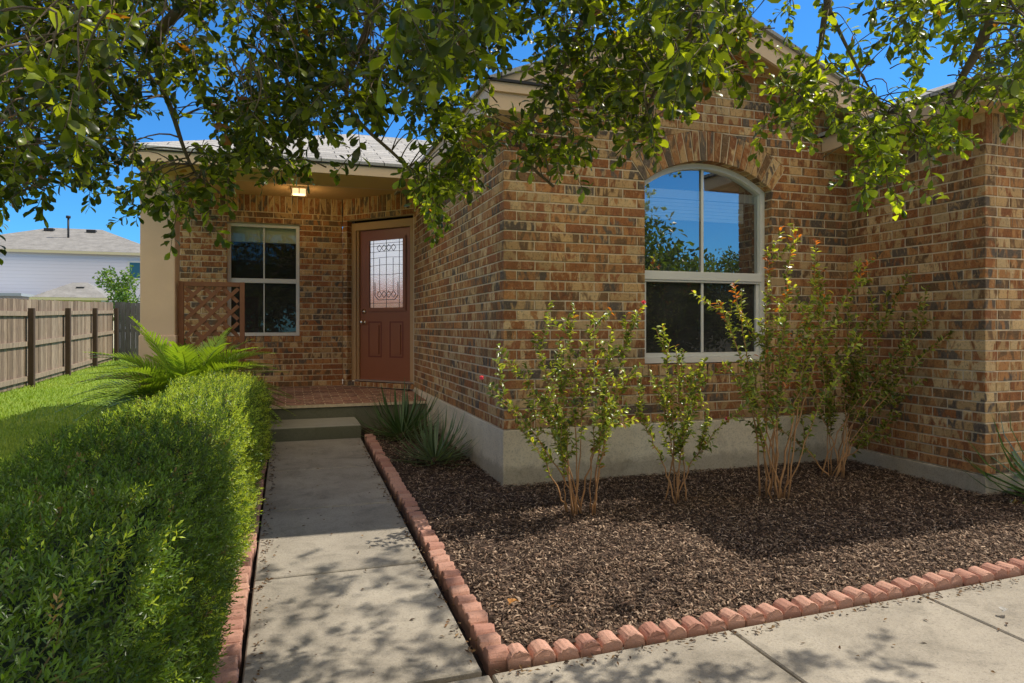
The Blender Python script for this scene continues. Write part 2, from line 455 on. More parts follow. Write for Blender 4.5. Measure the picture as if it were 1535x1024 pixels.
w = Wall((XS, YF, 0), (1, 0, 0), Z, (0, -1, 0))
HD = .1 + JT
w.rows(ZF, ZF + 43 * ROW, XG - XS, front_excl, start=(0, HD))
# rowlock sill, arch ring
w.soldiers(XA - XS - .03, XB - XS + .03, SILL0, SILL0 + .098, .0762, .012, .12)
th = math.asin(hw / Ra); NV = 21
for k in range(NV):
    a0 = -th + 2 * th * k / NV; a1 = -th + 2 * th * (k + 1) / NV; g = JT / 2
    q = []
    for r, sgn, aa in ((Ra, 1, a0), (Ra, -1, a1), (Ro, -1, a1), (Ro, 1, a0)):
        aa += sgn * g / r
        q.append((xc - XS + r * math.sin(aa), zc + r * math.cos(aa)))
    w.brick(q, .1)
u0, u1 = XA - XS, XB - XS
w.mortar(.0085, u0 - .003, ZF, 2.97); w.mortar(u1 + .003, XG - XS, ZF, 2.97); w.mortar(u0 - .003, u1 + .003, ZF, SILL0 + .09)
for k in range(24):            # mortar behind the ring and the brickwork above it
    xa = u0 + (u1 - u0) * k / 24; xb = u0 + (u1 - u0) * (k + 1) / 24
    za = zc + math.sqrt(Ra ** 2 - (xa - xc + XS) ** 2) + .003; zb = zc + math.sqrt(Ra ** 2 - (xb - xc + XS) ** 2) + .003
    w.mb.prism([(xa, za), (xb, zb), (xb, 2.97), (xa, 2.97)], w.P, -.0075, -.098, 1)
w.mb.prism([(.0085, 2.97), (XG + .5 - XS, 2.97), (XR - XS, ZRK + .02)], w.P, -.0075, -.098, 1)
w.build(house)

# --- side wall of the front room
LS = 8.735 - YF
w = Wall((XS, YF, 0), (0, 1, 0), Z, (-1, 0, 0))
def side_excl(vb, vt, a, b): return [((a, a), (b, b))]
w.rows(ZF, ZF + 33 * ROW, LS, None, start=(HD, 0), phase=.07)
w.mortar(.0085, LS + .1, ZF, 2.95); w.build(house)
# lowest courses of that wall beside the porch floor
# --- garage side wall and garage front wall
ZG = ZF - 4 * ROW
w = Wall((XG, YG, 0), (0, 1, 0), Z, (-1, 0, 0))
w.rows(ZG, ZG + 32 * ROW, YF - YG, None, start=(0, HD), phase=.05)
w.soldiers(.11, YF - YG, ZG + 32 * ROW, ZG + 32 * ROW + .24)
w.mortar(.0085, YF - YG + .1, ZG, 2.85); w.build(house)
w = Wall((XG, YG, 0), (1, 0, 0), Z, (0, -1, 0))
w.rows(ZG, ZG + 32 * ROW, 2.2, None, start=(HD, 0))
w.soldiers(0, 2.2, ZG + 32 * ROW, ZG + 32 * ROW + .24)
w.mortar(.0085, 2.2, ZG, 2.85); w.build(house)

# --- porch: window wall and angled door wall
XW0, YW, ZP = -1.46, 9.65, .40
A = np.array([.717, 9.65, 0]); B = np.array([1.557, 8.72, 0])
WX0, WX1, WZ0, WZ1 = -.771, .147, ZP + 8 * ROW + .085, ZP + 29 * ROW
w = Wall((XW0, YW, 0), (1, 0, 0), Z, (0, -1, 0))
def win_excl(vb, vt, a, b):
    if vb > ZP + 8 * ROW - .02 and vt < WZ1 + .02: return [((a, a), (WX0 - XW0, WX0 - XW0)), ((WX1 - XW0, WX1 - XW0), (b, b))]
    return [((a, a), (b, b))]
LW = A[0] - XW0
w.rows(ZP, ZP + 31 * ROW, LW, win_excl)
w.soldiers(WX0 - XW0 - .03, WX1 - XW0 + .03, ZP + 8 * ROW, WZ0, .0762 * 1.33, .012, .12)
w.soldiers(0, LW, ZP + 31 * ROW, ZP + 31 * ROW + .25)
w.mortar(0, WX0 - XW0 - .003, ZP, 3.1); w.mortar(WX1 - XW0 + .003, LW - .006, ZP, 3.1); w.mortar(WX0 - XW0 - .003, WX1 - XW0 + .003, ZP, WZ0 - .01); w.mortar(WX0 - XW0 - .003, WX1 - XW0 + .003, WZ1 + .003, 3.1)
w.build(house)
UD = (B - A); LD = np.linalg.norm(UD); UD = UD / LD; ND = np.array([-UD[1], UD[0], 0]) * 1.0
if ND[1] > 0: ND = -ND
DU0 = .085
DZ1 = ZP + 30 * ROW
w = Wall(A, UD, Z, ND)
w.rows(ZP, DZ1, DU0, None, pitch=.3)
w.rows(DZ1, DZ1 + ROW, LD, None)
w.soldiers(0, LD, DZ1 + ROW, DZ1 + ROW + .25)
w.soldiers(DU0 + .01, LD, ZP, ZP + .066, .12)
w.mortar(.006, DU0 - .003, ZP, DZ1 + .003); w.mortar(.006, LD, DZ1 + .003, 3.1); w.mortar(DU0 + .01, LD, ZP, ZP + .06)
w.build(house)
DP = w.P

# --- foundation, porch slab, pavers, step
mb = MB(); mb.box(XS - .006, XG + .3, YF - .006, 9.9, -.5, ZF - .004); mb.build('foundation', M['foundation'], house, .006)
mb = MB(); mb.box(XG - .006, 10.4, YG - .006, 9.9, -.5, ZG - .004); mb.build('foundation', M['foundation'], house, .006)
mb = MB(); mb.box(XW0 - .04, XS - .008, 7.84, 9.95, -.5, .318); mb.build('porch_slab', M['porch_concrete'], house, .008)
w = Wall((XW0 - .04, 7.82, .352), (1, 0, 0), (0, .99945, .0262), (0, -.0262, .99945))
w.rows(0, 20 * .1, XS - XW0 + .03, None, pitch=.21, row=.1, pal=PAVER, depth=.032)
w.mortar(0.004, XS - XW0 + .03, .004, 1.99, -.004, -.036); w.build(house, 'porch_paving')
mb = MB(); mb.box(-.45, .722, 7.15, 7.836, -.3, .195); mb.build('porch_step', M['porch_concrete'], house, .01)

# --- porch column, beam, fascia, ceiling
mb = MB(); mb.box(-1.463, -1.132, 7.86, 8.19, .34, 2.86); mb.box(-1.475, -1.12, 7.848, 8.202, .34, 1.13); mb.build('column', M['stucco'], house, .012)
mb = MB(); mb.box(-1.463, XS - .004, 7.88, 8.17, 2.862, 3.06); mb.build('porch_beam', M['stucco'], house)
EY, EZ = 7.18, 2.80
mb = MB(); mb.box(-1.43, 1.33, EY, EY + .025, EZ, EZ + .125); mb.box(-1.43, -1.405, EY + .027, 7.876, EZ, EZ + .125); mb.build('fascia', M['trim'], house)
mb = MB(); mb.box(-1.403, 1.33, EY + .027, 7.878, EZ + .012, EZ + .03); mb.build('soffit', M['soffit'], house)
mb = MB(); mb.box(-1.46, XS + .6, 8.172, 10.2, 2.985, 3.01); mb.build('porch_ceiling', M['soffit'], house)

# --- roofs
def slab(mb, pts, th=.03, mat=0):
    n = len(pts); vs = [tuple(p) for p in pts] + [(p[0], p[1], p[2] - th) for p in pts]
    mb.add(vs, [tuple(range(n)), tuple(range(2 * n - 1, n - 1, -1))] + [(i, n + i, n + (i + 1) % n, (i + 1) % n) for i in range(n)], mat)
ZT = EZ + .14
rg = lambda y: ZT + (y - (EY - .03)) * SL
RY = 9.45
mb = MB()
slab(mb, [(-1.47, EY - .03, ZT), (3.4, EY - .03, ZT), (3.4, RY, rg(RY)), (-1.47 + RY - EY + .03, RY, rg(RY))])
slab(mb, [(-1.47, EY - .03, ZT), (-1.47 + RY - EY + .03, RY, rg(RY)), (-1.47, 2 * RY - EY + .03, ZT)])
slab(mb, [(-1.47 + RY - EY + .03, RY, rg(RY)), (3.4, RY, rg(RY)), (3.4, 2 * RY - EY, ZT), (-1.47, 2 * RY - EY, ZT)])
mb.build('roof', M['shingle'], house)
mb = MB(); mb.box(-1.46, 1.33, EY - .018, EY - .004, ZT - .042, ZT - .034); mb.build('drip_edge', M['drip'], house)
# gable over the front room
XE, YE = 1.36, 4.60
zr = lambda x: 2.97 + SL * (x - XE) if x <= XR else 2.97 + SL * (2 * XR - XE - x)
mb = MB()
slab(mb, [(XE - .03, YE - .03, zr(XE) - .012 + .03), (XR, YE - .03, zr(XR) + .03), (XR, 12, zr(XR) + .03), (XE - .03, 12, zr(XE) - .012 + .03)])
slab(mb, [(XR, YE - .03, zr(XR) + .03), (5.6, YE - .03, zr(5.6) + .03), (5.6, 12, zr(5.6) + .03), (XR, 12, zr(XR) + .03)])
mb.build('roof', M['shingle'], house)
mb = MB()                        # rake boards (two stepped boards), side fascia, boxed return
rk = lambda u, v, t: (u, t, v)
for x0, x1 in ((XE, XR), (XR, 5.55)):
    mb.prism([(x0, zr(x0) - .005), (x0, zr(x0) - .075), (x1, zr(x1) - .075), (x1, zr(x1) - .005)], rk, YE, YE + .05)
    mb.prism([(x0 + .001, zr(x0) - .077), (x0 + .001, zr(x0) - .20), (x1, zr(x1) - .20), (x1, zr(x1) - .077)], rk, YE + .02, YE + .05)
mb.prism([(XE, zr(XE) - .19), (XE, zr(XE) - .005), (XE + .03, zr(XE) - .005), (XE + .03, zr(XE) - .19)], rk, YE + .052, 7.9)
mb.build('rake_board', M['trim'], house)
mb = MB(); mb.box(XE + .004, XE + .50, YE + .012, YF + .02, 2.775, 2.958); mb.box(XE - .01, XE + .53, YE - .012, YE + .010, 2.90, 2.965); mb.build('eave_return', M['trim'], house)
mb = MB(); mb.prism([(XE - .03, 2.967), (XE + .55, 2.967), (XE + .55, 2.985), (XE - .03, 2.985)], rk, YE - .03, YE - .01)
mb.add([(XE - .02, YE - .03, 2.985), (XE + .55, YE - .03, 2.985), (XE + .55, YF - .01, 3.10), (XE - .02, YF - .01, 3.10)], [(0, 1, 2, 3)]); mb.build('return_roof', M['drip'], house)
mb = MB()                        # sloping soffit under the rake and flat soffit along the side
for x0, x1 in ((XE + .03, XR), (XR, 5.5)):
    mb.prism([(x0, zr(x0) - .085), (x0, zr(x0) - .105), (x1, zr(x1) - .105), (x1, zr(x1) - .085)], rk, YE + .051, YF + .02)
mb.box(XE + .03, XS + .05, YF + .025, 8.0, 2.79, 2.80)
mb.build('soffit', M['soffit'], house)
# garage roof
GE, GYE, GZ = 4.56, 3.36, 2.93
mb = MB()
mb.box(GE, GE + .025, GYE, YF - .012, GZ - .145, GZ - .005); mb.box(GE + .027, 10.5, GYE, GYE + .025, GZ - .145, GZ - .005); mb.build('fascia', M['trim'], house)
mb = MB(); mb.box(GE + .027, 10.5, GYE + .027, YG + .03, GZ - .135, GZ - .115); mb.box(GE + .027, XG + .03, YG + .032, YF - .012, GZ - .135, GZ - .115); mb.build('soffit', M['soffit'], house)
mb = MB(); gx, gy = GE - .03, GYE - .03; h = 2.9
slab(mb, [(gx, gy, GZ + .025), (10.6, gy, GZ + .025), (10.6 - h, gy + h, GZ + .025 + h * SL), (gx + h, gy + h, GZ + .025 + h * SL)])
slab(mb, [(gx, gy, GZ + .025), (gx + h, gy + h, GZ + .025 + h * SL), (gx + h, 12, GZ + .025 + h * SL), (gx, 12, GZ + .025)])
slab(mb, [(gx + h, gy + h, GZ + .025 + h * SL), (10.6 - h, gy + h, GZ + .025 + h * SL), (10.6 - h, 12, GZ + .025 + h * SL), (gx + h, 12, GZ + .025 + h * SL)])
slab(mb, [(10.6, gy, GZ + .025), (10.6, 12, GZ + .025), (10.6 - h, 12, GZ + .025 + h * SL), (10.6 - h, gy + h, GZ + .025 + h * SL)])
mb.build('roof', M['shingle'], house)
mb = MB(); mb.box(gx + .005, gx + .02, gy, YF - .02, GZ - .018, GZ - .006); mb.build('drip_edge', M['drip'], house)
# plain walls that close the building behind what is seen
mb = MB(); mb.box(XW0, -1.36, 9.76, 12.3, .3, 2.95); mb.box(XW0, 10.4, 12.3, 12.4, .3, 2.95); mb.box(10.3, 10.4, YG + .1, 12.3, .12, 2.9); mb.box(XG + 2.2, 10.3, YG, YG + .1, .12, 2.9); mb.build('rear_wall', M['stucco'], house)

# --- arched window
def arch_pts(inset, z0, n=24):
    r = Ra - inset; h = hw - inset
    a = math.asin(h / r)
    return [(xc - h, z0), (xc + h, z0)] + [(xc + r * math.sin(a - 2 * a * k / n), zc + r * math.cos(a - 2 * a * k / n)) for k in range(n + 1)]
pl = lambda u, v, t: (u, t, v)
win = MB(); yf = YF + .095; z0 = SILL0 + .10
o_, i_ = arch_pts(.0, z0), arch_pts(.045, z0 + .05)
n = len(o_)
vs = [pl(u, v, yf) for u, v in o_] + [pl(u, v, yf) for u, v in i_] + [pl(u, v, yf + .08) for u, v in i_] + [pl(u, v, yf + .08) for u, v in o_]
fs = []
for k in range(n):
    q = (k + 1) % n
    fs += [(k, q, n + q, n + k), (n + k, n + q, 2 * n + q, 2 * n + k), (3 * n + k, 3 * n + q, q, k)]
win.add(vs, fs)
window = win.build('arched_window', M['vinyl'], house)
ZR0, ZR1 = 1.615, 1.688
mb = MB(); mb.box(XA + .03, XB - .03, yf - .006, yf + .05, ZR0, ZR1); mb.box(XA + .03, XB - .03, yf + .004, yf + .05, ZR0 - .018, ZR0 - .001); mb.build('meeting_rail', M['vinyl'], window, .003)
mb = MB(); mb.box(XA + .046, XB - .046, yf + .018, yf + .05, z0 + .051, z0 + .085)
mb.box(XA + .046, XA + .075, yf + .02, yf + .05, z0 + .086, ZR0 - .02); mb.box(XB - .075, XB - .046, yf + .02, yf + .05, z0 + .086, ZR0 - .02); mb.build('lower_sash', M['vinyl'], window)
mb = MB(); mb.box(xc - .011, xc + .011, yf + .024, yf + .036, ZR1 + .001, zc + Ra - .047); mb.box(xc - .011, xc + .011, yf + .024, yf + .036, z0 + .087, ZR0 - .02); mb.build('muntin', M['vinyl'], window)
ip = [p for p in arch_pts(.03, ZR1 - .03)]
mb = MB(); mb.add([pl(u, v, yf + .042) for u, v in ip], [tuple(range(len(ip)))]); mb.build('upper_pane', M['glass_upper'], window)
mb = MB(); mb.add([pl(u, v, yf + .042) for u, v in ((XA + .03, z0 + .03), (XB - .03, z0 + .03), (XB - .03, ZR0 + .01), (XA + .03, ZR0 + .01))], [(0, 1, 2, 3)]); mb.build('lower_pane', M['glass_lower'], window)
mb = MB()
for k in range(6): mb.box(XA + .0, XB - .16, yf + .085, yf + .11, 2.14 + k * .03, 2.14 + k * .03 + .026)
mb.box(XA, XB - .02, yf + .083, yf + .15, 2.325, 2.40); mb.build('blind', M['blind'], window)
def room(x0, x1, y0, y1, z0, z1):
    mb = MB(); vs = [(x, y, z) for z in (z0, z1) for y in (y0, y1) for x in (x0, x1)]
    mb.add(vs, [(0, 2, 3, 1), (4, 5, 7, 6), (2, 6, 7, 3), (0, 4, 6, 2), (1, 3, 7, 5)]); mb.build('dark_interior', M['dark_room'], house)
room(1.75, 4.75, YF + .11 + .09, 7.9, .5, 2.80)
# --- porch window
wy = YW + .07
mb = MB()
for a in ((WX0, WX0 + .045, wy, wy + .07, WZ0, WZ1), (WX1 - .045, WX1, wy, wy + .07, WZ0, WZ1), (WX0 + .045, WX1 - .045, wy, wy + .07, WZ1 - .045, WZ1), (WX0 + .045, WX1 - .045, wy, wy + .07, WZ0, WZ0 + .045)): mb.box(*a)
pw = mb.build('porch_window', M['vinyl'], house)
zm = 1.84
mb = MB(); mb.box(WX0 + .046, WX1 - .046, wy - .004, wy + .05, zm - .03, zm + .03); mb.build('meeting_rail', M['vinyl'], pw, .003)
mb = MB(); xm = (WX0 + WX1) / 2
mb.box(xm - .009, xm + .009, wy + .024, wy + .034, zm + .031, WZ1 - .046); mb.box(xm - .007, xm + .007, wy + .026, wy + .034, WZ0 + .046, zm - .031); mb.build('muntin', M['vinyl'], pw)
for nm, za, zb in (('upper_pane', zm, WZ1 - .03), ('lower_pane', WZ0 + .03, zm)):
    mb = MB(); mb.add([(WX0 + .03, wy + .04, za), (WX1 - .03, wy + .04, za), (WX1 - .03, wy + .04, zb), (WX0 + .03, wy + .04, zb)], [(0, 1, 2, 3)]); mb.build(nm, M['glass_porch'] if nm[0] == 'u' else M['glass_lower'], pw)
mb = MB(); mb.box(WX0, WX1, wy + .10, wy + .15, WZ1 - .24, WZ1 - .02); mb.build('blind', M['blind'], pw)
room(-1.3, .6, YW + .17, 12.2, .5, 2.9)

# --- front door
def D(u, v, t): return DP(u, v, t)
def dbox(mb, u0, u1, v0, v1, t0, t1, mat=0): mb.prism([(u0, v0), (u1, v0), (u1, v1), (u0, v1)], D, t0, t1, mat)
R0 = -.085
mb = MB(); dz0 = .492; dzt = 2.545; d0, d1 = .20, 1.11
dbox(mb, DU0 + .003, d0 - .035, ZP + .068, DZ1 - .03, R0, R0 - .06); dbox(mb, d0 - .034, d0 - .004, ZP + .068, dzt + .008, R0 - .025, R0 - .09)
dbox(mb, d0 - .034, LD + .3, dzt + .009, DZ1 - .03, R0, R0 - .06); dbox(mb, d1 + .005, LD + .3, ZP + .068, dzt + .008, R0 - .002, R0 - .08)
mb.build('door_frame', M['jamb'], house)
mb = MB(); dbox(mb, .0, LD + .5, .3, 3.0, R0 - .16, R0 - .18); dbox(mb, .0, LD + .5, 2.90, 3.0, R0 + .06, R0 - .158); mb.build('dark_interior', M['dark_room'], house)
mb = MB(); dbox(mb, d0 - .034, LD + .1, ZP + .07, dz0 - .004, R0 + .02, R0 - .1); mb.build('threshold', M['metal'], house)
mb = MB(); tD = R0 - .055
dbox(mb, d0, d1, dz0, dzt, tD, tD - .045)
door = mb.build('front_door', M['door_paint'], house, .003)
gx0, gx1, gz0, gz1 = d0 + .175, d1 - .145, 1.475, 2.405
mb = MB()
for a in ((gx0 - .04, gx1 + .04, gz1, gz1 + .04), (gx0 - .04, gx1 + .04, gz0 - .04, gz0), (gx0 - .04, gx0, gz0, gz1), (gx1, gx1 + .04, gz0, gz1)): dbox(mb, *a, tD + .016, tD + .001)
mb.build('glass_moulding', M['door_paint'], door, .004)
mb = MB(); dbox(mb, gx0 + .0005, gx1 - .0005, gz0 + .0005, gz1 - .0005, tD + .003, tD + .0015); mb.build('leaded_glass', M['leaded_glass'], door)
mb = MB(); tl = tD + .005
def lead(pts, w=.005):
    for (a, b), (c, d) in zip(pts[:-1], pts[1:]): mb.bar(D(a, b, tl), D(c, d, tl), w, .004, up=tuple(ND))
gw, gh = gx1 - gx0, gz1 - gz0; gc = (gx0 + gx1) / 2
for f in (.12, .5, .88): lead([(gx0 + gw * f, gz0), (gx0 + gw * f, gz1)], .004)
for f, s in ((.05, 0), (.09, 0), (.18, .01), (.27, .012), (.38, .014), (.50, .012), (.93, 0)):
    z_ = gz1 - gh * f; lead([(gx0 + gw * k / 8, z_ + s * math.sin(math.pi * k / 8) * (1 if f < .4 else -1)) for k in range(9)], .0045)
for f in (.30, .70): lead([(gx0 + gw * f, gz1 - gh * .27), (gx0 + gw * f, gz1 - gh * .75)], .004)
for zz in (.12, .80):
    for k in range(4):
        u = gx0 + gw * (.22 + .14 * k); q = gz1 - gh * zz
        lead([(u, q), (u + gw * .07, q - gh * .05), (u + gw * .14, q), (u + gw * .07, q + gh * .05), (u, q)], .004)
lead([(gx0 + gw * .16, gz1 - gh * .62), (gx0 + gw * .16, gz1 - gh * .82), (gx0 + gw * .26, gz1 - gh * .88), (gx1 - gw * .26, gz1 - gh * .88), (gx1 - gw * .16, gz1 - gh * .82), (gx1 - gw * .16, gz1 - gh * .62)], .007)
mb.build('lead_came', M['lead'], door)
for p0, p1 in ((d0 + .15, d0 + .385), (d0 + .525, d0 + .76)):
    mb = MB(); za, zb = .80, 1.29
    for a in ((p0, p1, zb - .016, zb), (p0, p1, za, za + .016), (p0, p0 + .016, za + .016, zb - .016), (p1 - .016, p1, za + .016, zb - .016)): dbox(mb, *a, tD + .003, tD + .001, 1)
    dbox(mb, p0 + .045, p1 - .045, za + .045, zb - .045, tD + .013, tD + .001)
    mb.build('panel', [M['door_paint'], M['door_groove']], door, .005)
def lathe(mb, c, axis, prof, n=14):
    ax = Vector(axis).normalized(); a = ax.cross(Vector((0, 0, 1))).normalized(); b = ax.cross(a); c = Vector(c)
    vs = [c + ax * h + a * (r * math.cos(2 * math.pi * k / n)) + b * (r * math.sin(2 * math.pi * k / n)) for h, r in prof for k in range(n)]
    fs = [(i * n + k, i * n + (k + 1) % n, (i + 1) * n + (k + 1) % n, (i + 1) * n + k) for i in range(len(prof) - 1) for k in range(n)]
    fs.append(tuple((len(prof) - 1) * n + k for k in range(n))); mb.add(vs, fs, smooth=True)
mb = MB(); lathe(mb, D(d0 + .07, 1.43, tD), ND, [(0, .033), (.012, .033), (.014, .02), (.022, .02), (.024, .001)]); mb.build('deadbolt', M['nickel'], door)
mb = MB(); lathe(mb, D(d0 + .07, 1.28, tD), ND, [(0, .034), (.01, .032), (.014, .014), (.035, .013), (.045, .026), (.06, .031), (.072, .024), (.077, .004)]); mb.build('door_knob', M['nickel'], door)

# ------------------------------------------------------------------ ceiling light, trellis
cl = empty('ceiling_light', (.13, 9.0, 2.985)); tag(cl, 'lit square glass light fixed to the porch ceiling', 'light fixture')
mb = MB(); mb.box(.03, .23, 8.9, 9.1, 2.962, 2.984); mb.build('mounting_plate', M['nickel'], cl, .003)
mb = MB(); mb.box(.05, .21, 8.92, 9.08, 2.900, 2.960); mb.build('glass_shade', M['lamp_glass'], cl, .008)
for x, y in ((.04, 8.91), (.22, 8.91), (.04, 9.09), (.22, 9.09), (.13, 8.908)):
    mb = MB(); mb.box(x - .006, x + .006, y - .006, y + .006, 2.894, 2.961); mb.build('brass_bar', M['nickel'], cl)

pl_ = bpy.data.lights.new('porch_lamp', 'POINT'); pl_.energy = 3; pl_.color = (1, .66, .30); pl_.shadow_soft_size = .06
po_ = bpy.data.objects.new('porch_lamp', pl_); col.objects.link(po_); po_.location = (.13, 9.0, 2.80)
tr = empty('lattice_trellis', (-.8, 7.95, .36)); tag(tr, 'reddish brown wooden lattice screen standing between porch column and window', 'trellis')
TX0, TX1, TY, TZ = -1.112, -.455, 7.95, 1.705
for a in ((TX0, TX0 + .05), (TX1 - .05, TX1)):
    mb = MB(); mb.box(*a, TY, TY + .045, .36, TZ); mb.build('post', M['trellis_wood'], tr, .003)
for a in ((TZ - .05, TZ - .001), (.50, .55)):
    mb = MB(); mb.box(TX0 + .051, TX1 - .051, TY + .002, TY + .043, *a); mb.build('rail', M['trellis_wood'], tr, .003)
mb = MB(); ax0, ax1, az0, az1 = TX0 + .05, TX1 - .05, .55, TZ - .05; W_ = ax1 - ax0; H_ = az1 - az0; st = .187
for sgn, ty in ((1, TY + .012), (-1, TY + .026)):
    k = -H_
    while k < W_ + H_:
        pts = []
        s0 = k
        for tt in np.linspace(0, H_, 60):
            x = s0 + tt
            if 0 <= x <= W_: pts.append((ax0 + (x if sgn > 0 else W_ - x), az0 + tt))
        if len(pts) > 1: mb.bar((pts[0][0], ty, pts[0][1]), (pts[-1][0], ty, pts[-1][1]), .040, .010, up=(0, 1, 0))
        k += st
mb.build('lattice', M['trellis_wood'], tr)

# ------------------------------------------------------------------ ground
def path_z(y): return .065 + (y - 7.1) * .0405
def walk_z(x, y): return -.12 + .016 * (x - .75) + .02 * (y - 2.5)
def lawn_z(x, y): return float(np.interp(y, [2, 6, 15, 23, 40], [-.12, -.05, .0, .21, .35]))
def bed_z(x, y):
    f = walk_z(x, 2.55) + .012
    z = f + (0 - f) * min(max((y - 2.6) / (YF - 2.6), 0), 1)
    if y > YF: z += (y - YF) * .02
    return z
def sheet(name, fz, x0, x1, y0, y1, nx, ny, mat, amp=0.0):
    xs, ys = np.linspace(x0, x1, nx), np.linspace(y0, y1, ny)
    vs = [(x, y, fz(x, y) + amp * mnoise.noise((x * 4, y * 4, 3)) + amp * .6 * mnoise.noise((x * 13, y * 13, 7))) for y in ys for x in xs]
    fs = [(j * nx + i, j * nx + i + 1, (j + 1) * nx + i + 1, (j + 1) * nx + i) for j in range(ny - 1) for i in range(nx - 1)]
    mb = MB(); mb.add(vs, fs, smooth=True); return tag(mb.build(name, mat), kind='structure')
sheet('ground', lambda x, y: -.35, -400, 400, -400, 600, 9, 9, M['dry_ground'])
sheet('lawn', lawn_z, -14, -.2, -1.5, 33, 30, 70, M['lawn'], .012)
sheet('mulch_bed', bed_z, .80, 4.90, 2.58, 4.92, 90, 60, M['mulch'], .014)
sheet('mulch_bed', bed_z, .80, 1.56, 4.90, 7.83, 20, 60, M['mulch'], .012)
sheet('mulch_bed', bed_z, 4.90, 7.5, 2.58, 3.62, 40, 20, M['mulch'], .014)
sheet('soil', lambda x, y: path_z(y) - .06, -1.05, .80, -.5, 7.84, 12, 30, M['soil'], .012)
sheet('front_lawn', lambda x, y: -.2, -14, 3.3, -6.5, .55, 10, 10, M['lawn'])
sheet('driveway', lambda x, y: -.19, 3.31, 12, -6.5, .55, 10, 10, M['concrete'])
sheet('road', lambda x, y: -.3, -80, 80, -14, -6.6, 6, 4, M['road'])

def slabs(name, rects, fz, label=None):
    mb = MB()
    for x0, x1, y0, y1 in rects:
        nx, ny = max(2, int((x1 - x0) / .15)), max(2, int((y1 - y0) / .15))
        xs, ys = np.linspace(x0, x1, nx), np.linspace(y0, y1, ny)
        e = .006
        vs = [(x, y, fz(x, y) - (.006 if i in (0, nx - 1) or j in (0, ny - 1) else 0)) for j, y in enumerate(np.r_[ys[0], ys[0] + e, ys[1:-1], ys[-1] - e, ys[-1]][:]) for i, x in enumerate(np.r_[xs[0], xs[0] + e, xs[1:-1], xs[-1] - e, xs[-1]])] if False else None
        X = np.r_[xs[0], xs[0] + e, xs[1:-1], xs[-1] - e, xs[-1]]; Y_ = np.r_[ys[0], ys[0] + e, ys[1:-1], ys[-1] - e, ys[-1]]
        a, b = len(X), len(Y_)
        vs = [(x, y, fz(x, y) - (.006 if i in (0, a - 1) or j in (0, b - 1) else 0)) for j, y in enumerate(Y_) for i, x in enumerate(X)]
        fs = [(j * a + i, j * a + i + 1, (j + 1) * a + i + 1, (j + 1) * a + i) for j in range(b - 1) for i in range(a - 1)]
        ring = [i for i in range(a)] + [j * a + a - 1 for j in range(1, b)] + [(b - 1) * a + i for i in range(a - 2, -1, -1)] + [j * a for j in range(b - 2, 0, -1)]
        m = len(vs); vs += [(vs[r][0], vs[r][1], vs[r][2] - .12) for r in ring]
        fs += [(ring[k], m + k, m + (k + 1) % len(ring), ring[(k + 1) % len(ring)]) for k in range(len(ring))]
        mb.add(vs, fs)
    return tag(mb.build(name, M['concrete']), kind='structure')
PY = [2.52, 3.67, 4.82, 5.92, 7.145]; g = .0065
slabs('path', [(-.165, .715, PY[k] + .009, PY[k + 1] - .009) for k in range(4)], lambda x, y: path_z(y))
SX = [-.165, .74, 1.83, 2.92, 4.02, 5.12, 6.22]
slabs('sidewalk', [(SX[k] + g, SX[k + 1] - g, .6, 2.49) for k in range(6)], walk_z)

# ------------------------------------------------------------------ scalloped edging blocks
def block_mesh(seed):
    rnd = random.Random(seed); n = 9; w, dp, h, base = .1, .085, .058, .13; n = 14
    prof = [(-w / 2, -.06)] + [(-w / 2 * math.cos(math.pi * k / n) * .985, .052 + .045 * math.sin(math.pi * k / n)) for k in range(n + 1)] + [(w / 2, -.06)]
    j = lambda: rnd.uniform(-.0016, .0016)
    front = [(x + j(), -dp / 2 + j(), z + j()) for x, z in prof]; back = [(x + j(), dp / 2 + j(), z + j()) for x, z in prof]
    m = len(prof); mb = MB()
    mb.add(front + back, [tuple(range(m)), tuple(range(2 * m - 1, m - 1, -1))] + [(i, m + i, m + i + 1, i + 1) for i in range(m - 1)])
    return mb
protos = []
def place_block(x, y, z, rz, label, group):
    k = random.randrange(5)
    while len(protos) <= k: protos.append(None)
    if protos[k] is None:
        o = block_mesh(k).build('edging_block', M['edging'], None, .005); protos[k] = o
    else:
        o = protos[k].copy(); col.objects.link(o)
    o.location = (x, y, z); o.rotation_euler = (random.uniform(-.08, .08), random.uniform(-.05, .05), rz + random.uniform(-.05, .05))
    tag(o, label, 'edging block', group)
y = 2.60
while y < 7.1:
    place_block(.795 + random.uniform(-.004, .004), y, path_z(y) - .054 + random.uniform(-.006, .006), R(90), 'scalloped red concrete edging block between the walkway and the mulch bed', 'edging blocks along the right of the walkway'); y += .1015
x = .875
while x < 5.6:
    place_block(x, 2.565 + random.uniform(-.005, .005), walk_z(x, 2.5) - .058 + random.uniform(-.006, .006), 0, 'scalloped red concrete edging block between the mulch bed and the front sidewalk', 'edging blocks along the front of the bed'); x += .1015
y = 1.7
while y < 6.9:
    place_block(-.225 + random.uniform(-.006, .006), y, path_z(y) - .045 + random.uniform(-.006, .006), R(90), 'scalloped red concrete edging block at the foot of the clipped hedge', 'edging blocks under the hedge'); y += .1015

